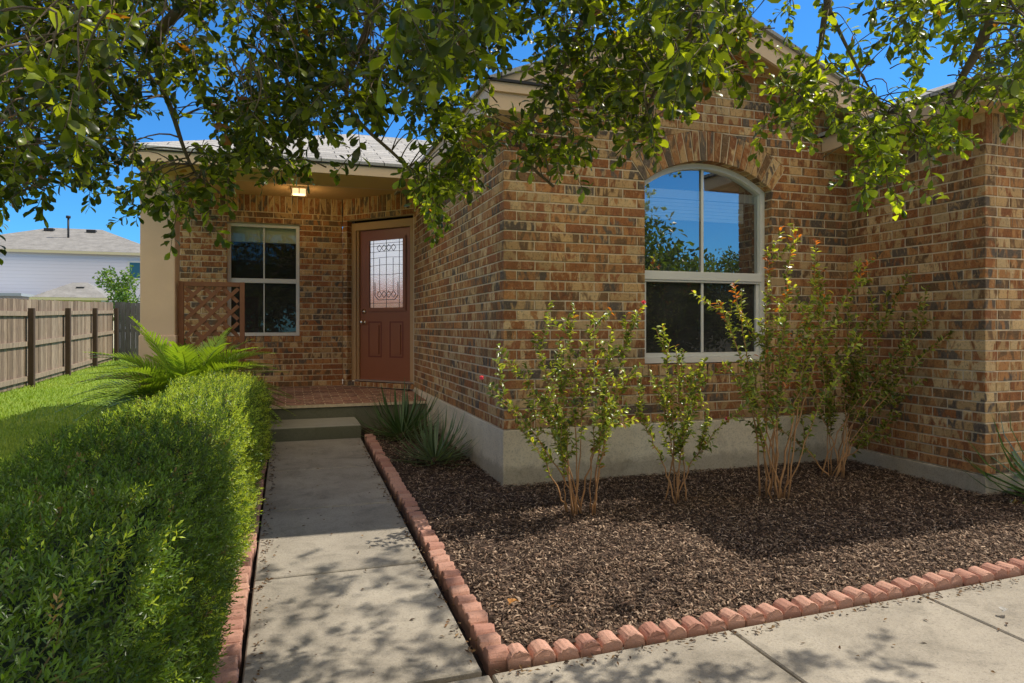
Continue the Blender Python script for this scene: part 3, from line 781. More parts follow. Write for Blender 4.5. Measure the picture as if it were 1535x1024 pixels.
# ------------------------------------------------------------------ bark mulch chips (uncountable)
def chips(n):
    V, T, C = [], [], []
    pal = np.array([(.105, .068, .046), (.19, .124, .082), (.30, .205, .14), (.055, .037, .027), (.46, .33, .23), (.23, .142, .094)])
    k = 0
    while k < n:
        r = random.random()
        if r < .70: x, y = random.uniform(.86, 4.86), random.uniform(2.6, YF)
        elif r < .80: x, y = random.uniform(.86, 1.55), random.uniform(YF, 7.6)
        elif r < .9: x, y = random.uniform(4.8, 6.4), random.uniform(2.6, 3.6)
        else: x, y = random.uniform(.86, 4.5), random.uniform(2.6, 3.4)
        z = bed_z(x, y) + random.uniform(.0, .02)
        L, Wd = random.uniform(.010, .024) + .026 * random.random() ** 4, random.uniform(.004, .010)
        a = random.uniform(0, 6.283); d = np.array([math.cos(a), math.sin(a), random.gauss(0, .15)]); d /= np.linalg.norm(d)
        s = np.array([-math.sin(a), math.cos(a), random.gauss(0, .28)]); s /= np.linalg.norm(s); nn = np.cross(d, s)
        p = np.array([x, y, z]); bend = random.uniform(-.15, .35) * L
        sd = s * random.uniform(-.25, .25) * L
        b = len(V)
        for tt, ww, hh in ((-.5, .7, 0), (0, 1, 1), (.5, .6, 0)):
            c = p + d * L * tt + nn * bend * hh + sd * hh
            V += [c - s * Wd * ww / 2, c + s * Wd * ww / 2]
        V += [V[b + i] - nn * .004 for i in (0, 1, 4, 5)]
        T += [(b, b + 1, b + 3), (b, b + 3, b + 2), (b + 2, b + 3, b + 5), (b + 2, b + 5, b + 4), (b, b + 6, b + 7), (b, b + 7, b + 1), (b + 4, b + 5, b + 9), (b + 4, b + 9, b + 8)]
        c = pal[random.randrange(len(pal))] * random.uniform(.8, 1.7)
        C += [c] * 10; k += 1
    o = tri_mesh('bark_mulch', np.array(V), np.array(T), np.array(C), M['chip'])
    tag(o, 'dark brown shredded bark mulch covering the flower bed', 'mulch', kind='stuff')
chips(60000)

# ------------------------------------------------------------------ grass (uncountable)
gl = Leaves()
def grass(n, x0, x1, y0, y1, l0, l1, wd):
    for _ in range(n):
        x, y = random.uniform(x0, x1), random.uniform(y0, y1)
        f = mnoise.noise((x * .8, y * .8, 0)) * .5 + .5 + random.uniform(-.2, .2)
        c = np.array([.27, .43, .045]) * (1 - f) + np.array([.46, .55, .10]) * f
        a = random.uniform(0, 6.283); ln = random.uniform(l0, l1)
        gl.add((x, y, lawn_z(x, y) - .005), (math.cos(a) * .55, math.sin(a) * .55, 1), (math.cos(a), math.sin(a), -.4), ln, wd * random.uniform(.7, 1.3), c)
grass(32000, -5.0, -.9, 4.0, 10, .03, .065, .008); grass(26000, -5.2, -1.0, 10, 23, .04, .085, .014)
g_ = gl.build('grass', M['leaf_grass'], detail=False, fold=.1); tag(g_, 'bright green mown grass between the hedge and the wooden fence', 'grass', kind='stuff')

# ------------------------------------------------------------------ clipped hedge
hedge = empty('clipped_hedge', (-.6, 3.2, -.05)); tag(hedge, 'long clipped bright green hedge running along the left of the walkway', 'hedge')
hx, hz0, hzt, ha = -.585, -.02, .79, .345
def hsurf(th, y, shrink=0.0):
    e = 2 / 4.2
    bz = (hzt - hz0) * .62; zc_ = hzt - bz
    wob = .04 * mnoise.noise((th * 1.3, y * 1.1, 1.0)) + .045 * mnoise.noise((th * 2.6, y * 3.6, 5.0)) + .025 * mnoise.noise((th * 6.0, y * 8.5, 9.0))
    endf = 1.0
    if y > 6.2: endf = math.sqrt(max(0.02, 1 - ((y - 6.2) / .55) ** 2))
    a = (ha - shrink + wob) * (.55 + .45 * endf); b = (bz - shrink + wob) * (.75 + .25 * endf)
    c, s = math.cos(th), math.sin(th)
    x = hx + .014 * (y - 2.2) + a * math.copysign(abs(c) ** e, c)
    z = zc_ + b * (math.copysign(abs(s) ** e, s)) if s > 0 else zc_ + s * (zc_ - hz0)
    nrm = np.array([math.copysign(abs(c) ** 1.2, c), max(0, (y - 6.2) * 2), max(math.copysign(abs(s) ** 1.2, s), -.3)])
    return np.array([x, y, z]), nrm / np.linalg.norm(nrm)
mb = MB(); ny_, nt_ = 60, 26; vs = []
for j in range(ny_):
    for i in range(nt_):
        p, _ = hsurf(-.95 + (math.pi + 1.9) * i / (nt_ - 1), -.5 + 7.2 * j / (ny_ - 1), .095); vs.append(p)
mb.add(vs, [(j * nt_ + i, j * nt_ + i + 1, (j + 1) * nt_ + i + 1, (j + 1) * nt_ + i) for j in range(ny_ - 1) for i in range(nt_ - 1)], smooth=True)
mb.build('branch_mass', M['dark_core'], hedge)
lv = Leaves()
def unit(v): return v / max(np.linalg.norm(v), 1e-9)
_th = np.linspace(-.95, math.pi + .75, 900)
_pt = np.array([hsurf(a, 3.0)[0] for a in _th]); _cl = np.r_[0, np.cumsum(np.linalg.norm(np.diff(_pt, axis=0), axis=1))]
def hedge_th(): return float(np.interp(random.random() * _cl[-1], _cl, _th))
def hedge_leaves(n):
    P, D, LN, C0 = [], [], [], []
    for _ in range(n):
        th = hedge_th(); y = random.uniform(-.4, 6.72) if random.random() < .70 else random.uniform(.4, 3.6)
        p, nr = hsurf(th, y, random.uniform(-.006, .06))
        P.append(p); D.append(nr); C0.append(mnoise.noise((p[0] * 2.3, y * 2.3, p[2] * 2.3)))
    P = np.array(P); D = np.array(D); m = n
    d = norm(D * .8 + np.array([0, 0, .45]) + RNG.normal(0, .40, (m, 3)))
    ln = RNG.uniform(.024, .052, m); ln[RNG.random(m) < .025] *= 1.9
    s_ = norm(np.cross(d, RNG.normal(0, 1, (m, 3)))); s2 = np.cross(d, s_)
    f = RNG.random(m)[:, None]; young = (RNG.random(m) < .46 - .42 * (P[:, 1] < 3.2 + .4 * np.array(C0)) + .3 * np.array(C0))[:, None]  # fewer young leaves near the camera: tree shade painted into the leaf colour
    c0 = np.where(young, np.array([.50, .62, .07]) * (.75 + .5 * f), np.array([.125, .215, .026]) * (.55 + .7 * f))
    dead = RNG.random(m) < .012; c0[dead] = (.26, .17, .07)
    for q in range(4):
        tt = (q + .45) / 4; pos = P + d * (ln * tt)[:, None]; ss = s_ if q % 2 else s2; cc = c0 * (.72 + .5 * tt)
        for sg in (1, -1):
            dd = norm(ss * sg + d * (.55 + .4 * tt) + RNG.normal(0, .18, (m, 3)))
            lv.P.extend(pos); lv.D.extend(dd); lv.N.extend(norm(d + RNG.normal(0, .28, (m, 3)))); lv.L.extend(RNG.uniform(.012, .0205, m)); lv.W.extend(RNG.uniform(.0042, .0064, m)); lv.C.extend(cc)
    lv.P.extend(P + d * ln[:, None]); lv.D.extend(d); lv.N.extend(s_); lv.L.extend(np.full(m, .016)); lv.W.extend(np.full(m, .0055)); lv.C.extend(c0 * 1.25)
def unit(v): return v / max(np.linalg.norm(v), 1e-9)
hedge_leaves(33000)
for _ in range(700):
    p, nr = hsurf(hedge_th(), random.uniform(.3, 6.6), .04)
    d_ = unit(nr * .7 + np.array([0, 0, .4]) + RNG.normal(0, .5, 3)); lv.add(p, d_, RNG.normal(0, 1, 3), random.uniform(.05, .10), .0035, np.array([.22, .16, .07]) * random.uniform(.6, 1.2))  # twigs, drawn as thin brown blades inside the foliage mesh
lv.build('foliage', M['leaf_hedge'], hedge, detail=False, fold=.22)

# ------------------------------------------------------------------ sago palm
palm = empty('sago_palm', (-.93, 7.3, 0)); tag(palm, 'bushy sago palm with feathery fronds between the hedge and the porch column', 'palm')
mb = MB(); mb.tube([(-.93, 7.3, -.1), (-.93, 7.3, .2), (-.93, 7.3, .52)], [.14, .15, .10], 12); mb.build('trunk', M['palm_trunk'], palm)
lv = Leaves(); mb = MB()
def frond(base, az, el, ln, droop, colr):
    d = np.array([math.cos(az) * math.cos(el), math.sin(az) * math.cos(el), math.sin(el)]); p = np.array(base, float); pts = [p.copy()]
    n = 34; seg = ln / n
    side = unit(np.cross(d, (0, 0, 1)))
    for k in range(n):
        d = unit(d + np.array([0, 0, -droop / n])); p = p + d * seg; pts.append(p.copy())
        tt = (k + 1) / n
        if tt < .16: continue
        up = np.cross(side, d)
        L = .20 * math.sin(min(1, tt * 1.15 + .1) * math.pi) ** .6 + .045
        for sg in (1, -1):
            dd = unit(side * sg + d * (.75 + .5 * tt) + up * .35 + RNG.normal(0, .05, 3))
            lv.add(p, dd, up, L * random.uniform(.9, 1.05), .019, colr * random.uniform(.8, 1.2))
    mb.tube(pts[::4], np.linspace(.008, .002, len(pts[::4])), 4, c=tuple(colr * .8))
for k in range(84):
    az = k * 2.39996 + random.uniform(-.2, .2); f = (k + .5) / 84
    el = R(69 - 65 * f) + random.uniform(-.1, .1)
    c = np.array([.30, .44, .05]) * (1.25 - .8 * f)
    if k == 30: c = np.array([.42, .25, .05])
    frond((-.93 + .05 * math.cos(az), 7.3 + .05 * math.sin(az), .46), az, el, random.uniform(.84, 1.02) + .14 * f, random.uniform(.95, 1.55), c)
lv.build('fronds', M['leaf_palm'], palm, detail=True, shape='blade', curl=.05, fold=.1)
mb.build('stalks', M['leaf_palm'], palm)

# ------------------------------------------------------------------ yuccas
def yucca(x, y, z, n, L, label, colr, wd=.022):
    r = empty('yucca', (x, y, z)); tag(r, label, 'yucca', 'spiky yuccas in the mulch bed')
    lv = Leaves()
    for k in range(n):
        az = k * 2.39996 + random.uniform(-.3, .3); f = (k + .5) / n
        el = R(74 - 72 * f ** .7) + random.uniform(-.12, .12)
        d = np.array([math.cos(az) * math.cos(el), math.sin(az) * math.cos(el), math.sin(el)])
        lv.add((x + .02 * math.cos(az), y + .02 * math.sin(az), z + .05 * (1 - f) + .01), d, (-d[0] * d[2], -d[1] * d[2], 1 - d[2] ** 2 + .01), L * random.uniform(.75, 1.1), wd * random.uniform(.8, 1.15), np.array(colr) * random.uniform(.7, 1.3))
    lv.build('leaves', M['leaf_palm'], r, shape='blade', curl=-.22, fold=.18)
    mb = MB(); mb.tube([(x, y, z - .06), (x, y, z + .06)], [.035, .03], 8); mb.build('stem', M['palm_trunk'], r)
yucca(1.14, 7.1, bed_z(1.1, 7.1), 115, .58, 'dark green spiky yucca against the porch slab, the farther of the pair by the walkway', (.10, .19, .07))
yucca(1.22, 5.82, bed_z(1.2, 5.8), 100, .50, 'grey green spiky yucca in front of another, beside the house foundation', (.18, .27, .14), .019)
yucca(5.10, 3.30, bed_z(5.1, 3.3), 52, .72, 'tall blue green yucca with stiff blades at the garage corner', (.12, .23, .09), .036)

# ------------------------------------------------------------------ crape myrtles
def bez(p0, p1, p2, n):
    return [p0 * (1 - t) ** 2 + p1 * 2 * t * (1 - t) + p2 * t * t for t in np.linspace(0, 1, n)]
def myrtle(base, d, tips, label, shade, nleaf, size, flowers=(), red=.2, thick=.0062):
    b = at(base[0], base[1], d); r = empty('crape_myrtle', tuple(b)); tag(r, label, 'shrub', 'young crape myrtles in the mulch bed')
    mb = MB(); lv = Leaves()
    for i, (px, py, dd) in enumerate(tips):
        tip = at(px, py, d + dd)
        p0 = b + np.array([random.uniform(-.085, .085), random.uniform(-.07, .07), -.02])
        ctl = p0 * .42 + tip * .58; ctl[0] = p0[0] + (tip[0] - p0[0]) * random.uniform(.18, .4); ctl[1] = p0[1] + (tip[1] - p0[1]) * .3; ctl[2] = p0[2] + (tip[2] - p0[2]) * random.uniform(.5, .66)
        pts = bez(p0, ctl, tip, 16)
        pts = [p + RNG.normal(0, .007, 3) * (0 < k < 15) for k, p in enumerate(pts)]
        r0 = thick * random.uniform(.75, 1.15)
        mb.tube(pts, np.linspace(r0, .0018, 16), 6)
        # side twigs
        twigs = [(pts, .36)]
        for k in range(random.randint(3, 5)):
            a = random.randint(6, 14); s = pts[a]
            dirn = unit(unit(tip - p0) + RNG.normal(0, .75, 3) + np.array([0, -.05, .1])); ln = random.uniform(.10, .34) * size
            tw = [s + dirn * ln * q + np.array([0, 0, .05 * q * q]) for q in np.linspace(0, 1, 6)]
            mb.tube(tw, np.linspace(.0026, .0012, 6), 4); twigs.append((tw, .1))
        for tw, lo in twigs:
            L = sum(np.linalg.norm(tw[q + 1] - tw[q]) for q in range(len(tw) - 1))
            m = max(4, int(L * nleaf * 1.35 * (1 - lo)))
            for q in range(m):
                f = lo + (1 - lo) * (q + random.random()) / m; fi = f * (len(tw) - 1); a = min(int(fi), len(tw) - 2)
                p = tw[a] + (tw[a + 1] - tw[a]) * (fi - a); ax = unit(tw[a + 1] - tw[a])
                s = unit(np.cross(ax, RNG.normal(0, 1, 3)))
                dl = unit(s + ax * .45 + np.array([0, 0, random.uniform(-.2, .2)]))
                g = random.random()
                c = np.array([.17, .235, .045]) * (.6 + .7 * g)
                if random.random() < .42: c = np.array([.40, .47, .075]) * (.8 + .4 * g)
                if f > .88 and py < 470 and random.random() < red * 1.5: c = np.array([.52, .17, .04]) * (.7 + .6 * g)
                elif random.random() < red * .12: c = np.array([.34, .17, .04])
                lv.add(p, dl, unit(np.array([0, 0, 1.]) + RNG.normal(0, .45, 3)), random.uniform(.028, .058), random.uniform(.015, .026), c * shade * 1.15)  # shade scales leaf colour; the corner bush has its shade painted in
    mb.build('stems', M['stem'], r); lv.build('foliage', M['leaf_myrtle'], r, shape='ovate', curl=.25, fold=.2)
    for px, py, dd in flowers:
        fl = Leaves(); c = at(px, py, d + dd)
        for q in range(16):
            v = unit(RNG.normal(0, 1, 3)); fl.add(c, v, unit(RNG.normal(0, 1, 3)), .018, .014, (.75, .14, .28))
        fl.build('flower', M['leaf_myrtle'], r)
myrtle((872, 765), 4.45, [(735, 575, -.1), (770, 545, .1), (800, 500, .1), (815, 590, -.15), (850, 475, .05), (888, 468, .15), (920, 520, -.1), (962, 458, .1), (950, 560, .1), (925, 610, -.1), (840, 655, -.15), (775, 640, .15), (900, 560, -.2), (835, 540, 0)],
       'leafy crape myrtle closest to the house corner, left of the arched window', 1.0, 78, 1.0, [(965, 453, .1), (722, 566, -.1)], .12)
myrtle((1014, 748), 4.75, [(953, 614, -.1), (993, 488, 0), (1012, 520, .1), (1040, 560, -.05), (1088, 630, -.1), (1055, 600, .1), (985, 575, .12), (1030, 620, -.15)],
       'smallest crape myrtle, with bare lower stems under the arched window', 1.05, 80, .85, [(1090, 628, -.1)], .15)
myrtle((1160, 742), 4.85, [(1075, 452, 0), (1100, 425, .05), (1150, 372, .05), (1190, 336, .1), (1180, 420, -.1), (1225, 395, .1), (1310, 388, .1), (1290, 505, -.1), (1088, 545, -.1), (1210, 460, -.15), (1140, 480, .1), (1250, 440, .05), (1120, 590, .1)],
       'tallest crape myrtle with red young tips, right of the arched window', 1.1, 70, 1.1, [], .28, .0075)
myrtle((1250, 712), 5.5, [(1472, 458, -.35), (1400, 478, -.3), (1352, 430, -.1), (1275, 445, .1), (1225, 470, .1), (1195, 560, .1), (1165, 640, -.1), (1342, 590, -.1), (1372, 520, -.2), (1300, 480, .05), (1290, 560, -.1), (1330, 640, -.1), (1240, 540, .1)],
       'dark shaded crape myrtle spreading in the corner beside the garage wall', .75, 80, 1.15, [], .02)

# small dried plant by the garage yucca
sp = empty('dried_seedling', tuple(at(1522, 762, 4.75))); tag(sp, 'small curled yellowing plant with pale withered leaves below the garage yucca', 'plant')
lv = Leaves(); c0 = at(1522, 768, 4.72)
for k in range(26):
    v = unit(RNG.normal(0, 1, 3) + np.array([0, 0, .9])); lv.add(c0 + v * random.uniform(.0, .07), v, RNG.normal(0, 1, 3), random.uniform(.03, .06), .02, random.choice([(.45, .42, .35), (.30, .32, .05), (.25, .13, .05), (.28, .16, .06)]))
lv.build('leaves', M['leaf_litter'], sp, curl=.8); mb = MB()
for k in range(4): mb.tube([c0 - np.array([0, 0, .05]), c0 + RNG.normal(0, .03, 3), c0 + RNG.normal(0, .06, 3) + np.array([0, 0, .06])], .003, 4)
mb.build('stem', M['stem'], sp)

# ------------------------------------------------------------------ overhanging oak
oak = empty('oak_tree', (.7, -2.3, -.2)); tag(oak, 'large oak whose leafy boughs overhang the front yard from above', 'tree')
wood = MB(); lv = Leaves()
trunk_top = np.array([.8, -2.1, 2.6])
wood.tube([(.7, -2.3, -.3), (.72, -2.28, .3), (.68, -2.2, 1.4), trunk_top], [.30, .22, .19, .17], 14)
limbs = []
def limb(pts, r0, r1):
    P = [np.array(p, float) for p in pts]; out = []
    for i in range(len(P) - 1):
        a = P[max(i - 1, 0)]; b = P[i]; c = P[i + 1]; d = P[min(i + 2, len(P) - 1)]
        for t in np.linspace(0, 1, 7)[:-1]:
            out.append(.5 * ((2 * b) + (-a + c) * t + (2 * a - 5 * b + 4 * c - d) * t * t + (-a + 3 * b - 3 * c + d) * t ** 3))
    out.append(P[-1]); wood.tube(out, [r1 + (r0 - r1) * (1 - t) ** 2.6 for t in np.linspace(0, 1, len(out))], 8); limbs.extend(out)
limb([trunk_top, (.2, -1.0, 3.5), (-.3, .4, 3.75), at(150, -170, 2.4), at(60, -10, 2.9), at(20, 160, 3.2)], .11, .012)
limb([(-.1, .1, 3.7), at(330, -160, 2.2), at(235, 60, 2.7), at(262, 180, 2.9), at(292, 258, 3.0), at(330, 290, 3.05)], .05, .006)
limb([trunk_top, (.7, -.8, 3.7), (.7, .6, 3.75), at(640, -210, 2.3), at(560, 20, 2.7), at(520, 150, 3.0), at(600, 240, 3.1), at(660, 300, 3.1)], .10, .007)
limb([(.7, .5, 3.75), at(420, -180, 2.4), at(410, 30, 2.9), at(440, 180, 3.1), at(400, 260, 3.2)], .05, .006)
limb([trunk_top, (1.6, -.6, 3.8), (2.0, .8, 3.9), at(950, -180, 2.5), at(880, 20, 2.8), at(830, 130, 3.0), at(780, 220, 3.1), at(830, 280, 3.1)], .10, .007)
limb([(1.9, .6, 3.9), at(1080, -180, 2.5), at(1050, 20, 2.6), at(985, 130, 2.9), at(955, 210, 3.0)], .06, .007)
limb([trunk_top, (2.4, -.8, 3.9), (3.0, .2, 4.0), at(1300, -190, 2.7), at(1240, 10, 2.9), at(1225, 90, 3.0), at(1178, 190, 3.1)], .10, .009)
limb([(2.9, .0, 4.0), at(1540, -180, 2.6), at(1480, 40, 2.9), at(1440, 120, 3.0), at(1395, 205, 3.1), at(1330, 262, 3.15), at(1300, 310, 3.15)], .06, .006)
limb([at(1240, 10, 2.9), at(1290, 110, 3.0), at(1330, 170, 3.1)], .012, .004)
limb([trunk_top, (-.6, -2.4, 3.8), (-1.8, -2.2, 4.6), (-2.8, -1.6, 5.2)], .09, .02)
limb([trunk_top, (1.0, -2.2, 4.0), (1.2, -1.4, 5.4), (1.0, -.4, 6.4)], .10, .02)
limb([trunk_top, (2.2, -2.6, 4.0), (3.6, -2.4, 4.9)], .08, .02)
LIMB = np.array(limbs)
def cluster(p, size=1.0, n=15, tone=1.0):
    i = np.argmin(np.sum((LIMB - p) ** 2, 1)); q = LIMB[i]; v = p - q; dist = np.linalg.norm(v)
    if dist > .05:
        start = q if dist < .3 else p - unit(v / dist + RNG.normal(0, .35, 3)) * random.uniform(.10, .2)
        mid = (start + p) / 2 + RNG.normal(0, .025, 3) + np.array([0, 0, .035])
        wood.tube(bez(start, mid, p, 5), [.0036, .003, .0025, .0021, .0018], 4)
    base = unit(v / max(dist, .01) * .7 + np.array([0, 0, -.35]) + RNG.normal(0, .5, 3)); ln = random.uniform(.10, .20) * size
    tw = [p + base * ln * t + np.array([0, 0, -.02 * t * t]) for t in np.linspace(0, 1, 5)]
    wood.tube(tw, [.002, .0018, .0016, .0013, .001], 3)
    for k in range(n):
        f = min(1, (k + random.random()) / n) ** .75; a = min(int(f * 4), 3); pos = tw[a] + (tw[a + 1] - tw[a]) * (f * 4 - a)
        s = unit(np.cross(base, RNG.normal(0, 1, 3))); d = unit(s + base * (.25 + .7 * f) + np.array([0, 0, -.12]) + RNG.normal(0, .2, 3))
        g = random.random()
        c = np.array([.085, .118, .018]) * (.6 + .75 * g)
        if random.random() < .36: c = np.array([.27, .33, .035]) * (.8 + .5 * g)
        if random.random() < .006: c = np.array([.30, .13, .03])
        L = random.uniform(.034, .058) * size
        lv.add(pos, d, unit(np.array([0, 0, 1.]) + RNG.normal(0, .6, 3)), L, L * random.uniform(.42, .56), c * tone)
def inpoly(x, y, P):
    r = False; j = len(P) - 1
    for i in range(len(P)):
        if (P[i][1] > y) != (P[j][1] > y) and x < (P[j][0] - P[i][0]) * (y - P[i][1]) / (P[j][1] - P[i][1]) + P[i][0]: r = not r
        j = i
    return r
def area(P): return abs(sum(P[i - 1][0] * P[i][1] - P[i][0] * P[i - 1][1] for i in range(len(P)))) / 2
HOLES = [[(475, 198), (545, 195), (600, 195), (605, 235), (540, 245), (480, 240)], [(225, 205), (330, 205), (330, 228), (225, 232)], [(700, 120), (745, 105), (805, 100), (805, 165), (735, 150)], [(318, 50), (352, 45), (356, 100), (325, 110)], [(205, 165), (255, 150), (270, 205), (225, 215)], [(755, 55), (790, 55), (795, 110), (765, 112)], [(1128, -40), (1200, -40), (1212, 80), (1185, 95), (1150, 70), (1118, 45)],
         [(1262, 50), (1300, 40), (1320, 120), (1275, 95)], [(1330, 95), (1410, 60), (1425, 110), (1360, 150), (1320, 150)], [(530, 182), (600, 182), (600, 200), (530, 205)], [(240, 0), (262, 0), (262, 40), (235, 40)], [(1255, 0), (1290, -20), (1300, 20), (1270, 40)]]
def fill(P, dens, d0, d1, size=1.0, n=15, tone=1.0):  # tone paints sunlit fringe and shaded masses into the leaf colour
    xs = [p[0] for p in P]; ys = [p[1] for p in P]; N = int(area(P) * dens * .8 / 1000); k = 0
    while k < N:
        x, y = random.uniform(min(xs), max(xs)), random.uniform(min(ys), max(ys))
        if not inpoly(x, y, P): continue
        k += 1
        if any(inpoly(x + a, y + b, h) for h in HOLES for a, b in ((0, 0), (22, 0), (-22, 0), (0, 18), (0, -22))) and random.random() < .93: continue
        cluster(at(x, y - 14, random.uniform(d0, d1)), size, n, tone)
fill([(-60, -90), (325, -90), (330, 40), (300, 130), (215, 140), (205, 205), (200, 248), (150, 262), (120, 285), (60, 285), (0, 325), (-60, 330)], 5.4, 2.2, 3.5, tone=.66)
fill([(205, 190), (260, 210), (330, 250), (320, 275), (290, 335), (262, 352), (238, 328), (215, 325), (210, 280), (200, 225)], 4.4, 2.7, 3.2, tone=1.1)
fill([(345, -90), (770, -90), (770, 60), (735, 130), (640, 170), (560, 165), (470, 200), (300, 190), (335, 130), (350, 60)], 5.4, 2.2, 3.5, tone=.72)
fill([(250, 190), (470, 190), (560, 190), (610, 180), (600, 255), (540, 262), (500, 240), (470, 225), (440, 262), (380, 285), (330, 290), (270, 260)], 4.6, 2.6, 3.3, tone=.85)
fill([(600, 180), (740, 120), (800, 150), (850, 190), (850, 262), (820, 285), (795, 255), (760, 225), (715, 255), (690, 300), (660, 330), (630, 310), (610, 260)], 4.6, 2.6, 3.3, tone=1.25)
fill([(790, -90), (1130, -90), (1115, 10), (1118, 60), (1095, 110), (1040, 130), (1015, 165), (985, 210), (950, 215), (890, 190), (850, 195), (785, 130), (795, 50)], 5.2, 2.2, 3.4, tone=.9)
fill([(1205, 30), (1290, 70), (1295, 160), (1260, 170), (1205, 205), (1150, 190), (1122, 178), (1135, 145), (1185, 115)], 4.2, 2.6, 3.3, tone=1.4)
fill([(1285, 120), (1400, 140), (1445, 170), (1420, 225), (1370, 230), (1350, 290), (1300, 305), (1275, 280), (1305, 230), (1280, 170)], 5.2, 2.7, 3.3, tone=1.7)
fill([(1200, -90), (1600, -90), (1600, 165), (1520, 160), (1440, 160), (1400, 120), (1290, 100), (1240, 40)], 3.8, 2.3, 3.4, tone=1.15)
# near boughs, larger on the picture
fill([(560, -60), (760, -60), (740, 50), (690, 110), (600, 60)], 1.2, 1.45, 1.8, 1.05, 14, .9)
fill([(960, -60), (1110, -60), (1115, 110), (1060, 120), (1000, 60)], 1.2, 1.5, 1.9, 1.05, 14, .9)
fill([(1440, -60), (1600, -60), (1600, 110), (1490, 90)], 1.2, 1.6, 2.0, 1.05, 14, .9)
fill([(-60, -60), (240, -60), (180, 120), (-60, 200)], .7, 1.5, 2.0, 1.05, 14, .9)
# the crown above and behind the frame
def canopy(n, x0, x1, y0, y1, zt_, h0, h1):
    """boughs above the picture that stand between the sun and this patch of the yard"""
    k = t_ = 0
    while k < n and t_ < n * 40:
        t_ += 1
        h = random.uniform(h0, h1); p = np.array([random.uniform(x0, x1), random.uniform(y0, y1), zt_]) + SUN / SUN[2] * h
        q = proj(p)
        if p[1] > 4.2 or (q is not None and -200 < q[0] < 1700 and q[1] > 45 - 20 * (q[2] < 2.5)): continue
        k += 1; cluster(p, 1.1, 14)
canopy(85, -.2, .8, 2.5, 4.0, -.08, 2.7, 4.4)
canopy(34, .6, 2.3, 1.6, 2.45, -.1, 2.9, 4.4)
canopy(360, -1.05, -.33, .8, 2.9, .75, 2.2, 4.6)
canopy(22, 1.2, 2.6, 2.7, 3.2, 0, 2.9, 4.2)
k = 0
while k < 240:
    p = np.array([random.uniform(-3.6, 3.6), random.uniform(-4.8, 1.0), random.uniform(3.2, 6.4)])
    e = ((p[0] - .2) / 3.6) ** 2 + ((p[1] + 2.0) / 3.0) ** 2 + ((p[2] - 4.6) / 2.2) ** 2
    if e > 1: continue
    q = proj(p)
    if q is not None and -250 < q[0] < 1790 and q[1] > -70: continue
    k += 1; cluster(p, 1.5, 15)
wood.build('branches', M['bark'], oak)
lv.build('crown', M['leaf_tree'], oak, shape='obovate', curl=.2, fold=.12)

# ------------------------------------------------------------------ fences
fw = [(.34, .25, .175), (.29, .205, .14), (.39, .295, .21), (.26, .185, .13)]
fence = empty('wooden_fence', (-4.95, 15, 0)); tag(fence, 'long weathered picket fence on the left with dark posts and three rails', 'fence')
posts = [6.2, 8.6, 11.0, 13.4, 15.75, 18.1, 20.4, 22.7]
def fz(y): return lawn_z(-4.9, y)
for a in posts:
    mb = MB(); mb.box(-4.90, -4.80, a - .05, a + .05, fz(a) - .1, fz(a) + 1.57, c=(.085, .058, .043)); mb.build('post', M['fence_wood'], fence, .005)
for a, b in zip(posts[:-1], posts[1:]):
    mb = MB(); y = a
    while y < b:
        z = fz(y); h = 1.74 + random.uniform(-.012, .012); t = random.uniform(-.004, .004)
        mb.box(-4.965 + t, -4.945 + t, y + .003, y + .137, z + .03, z + h, c=tuple(np.array(random.choice(fw)) * random.uniform(.8, 1.15))); y += .14
    mb.build('picket_panel', M['fence_wood'], fence)
    for h in (.17, .86, 1.46):
        mb = MB(); mb.bar((-4.922, a + .05, fz(a) + h), (-4.922, b - .05, fz(b) + h), .042, .09, c=tuple(np.array(fw[2]) * .95)); mb.build('rail', M['fence_wood'], fence)
back = empty('wooden_fence', (-3, 22.9, .2)); tag(back, 'short shaded grey run of picket fence closing the yard beside the column', 'fence')
mb = MB(); x = -4.93
while x < -1.0:
    t = random.uniform(-.006, .006); mb.box(x + .004, x + .136, 22.88 + t, 22.90 + t, .25, 1.95 + random.uniform(-.015, .015), c=tuple(np.array([.15, .145, .15]) * random.uniform(.75, 1.15))); x += .14  # darker grey pickets: the shade on this run is painted into their colour
mb.build('picket_panel', M['fence_wood'], back)
mb = MB()
for h in (.5, 1.1, 1.7): mb.bar((-4.9, 22.93, h), (-1.0, 22.93, h), .04, .09, c=fw[1])
mb.build('rail', M['fence_wood'], back)

# ------------------------------------------------------------------ neighbours
nh = empty('white_house', (-13, 49, 0)); tag(nh, 'white two-storey house with grey hipped roof beyond the fence', 'house')
mb = MB(); mb.box(-18.6, -7.3, 45, 55, -.3, 5.5); mb.build('wall', M['siding'], nh)
E, zt = .4, 5.58
def hip(mb, x0, x1, y0, y1, z, h, ins):
    yc = (y0 + y1) / 2
    v = [(x0, y0, z), (x1, y0, z), (x1, y1, z), (x0, y1, z), (x0 + ins, yc, z + h), (x1 - ins, yc, z + h)]
    mb.add(v, [(0, 1, 5, 4), (1, 2, 5), (2, 3, 4, 5), (3, 0, 4), (3, 2, 1, 0)])
mb = MB(); hip(mb, -19, -6.9, 44.6, 55.4, zt, 1.95, 4.6); rf = mb.build('roof', M['shingle_far'], nh)
mb = MB(); mb.tube([(-12.75, 47.6, 6.3), (-12.75, 47.6, 7.85)], .06, 8, c=(.1, .1, .1)); mb.tube([(-12.75, 47.6, 7.85), (-12.75, 47.6, 8.0)], .13, 8); mb.build('vent_pipe', M['drip'], rf)
for x in (-14.2, -11.9):
    mb = MB(); mb.box(x - .25, x + .25, 49.0, 49.4, 7.2, 7.38); mb.build('roof_vent', M['drip'], rf)
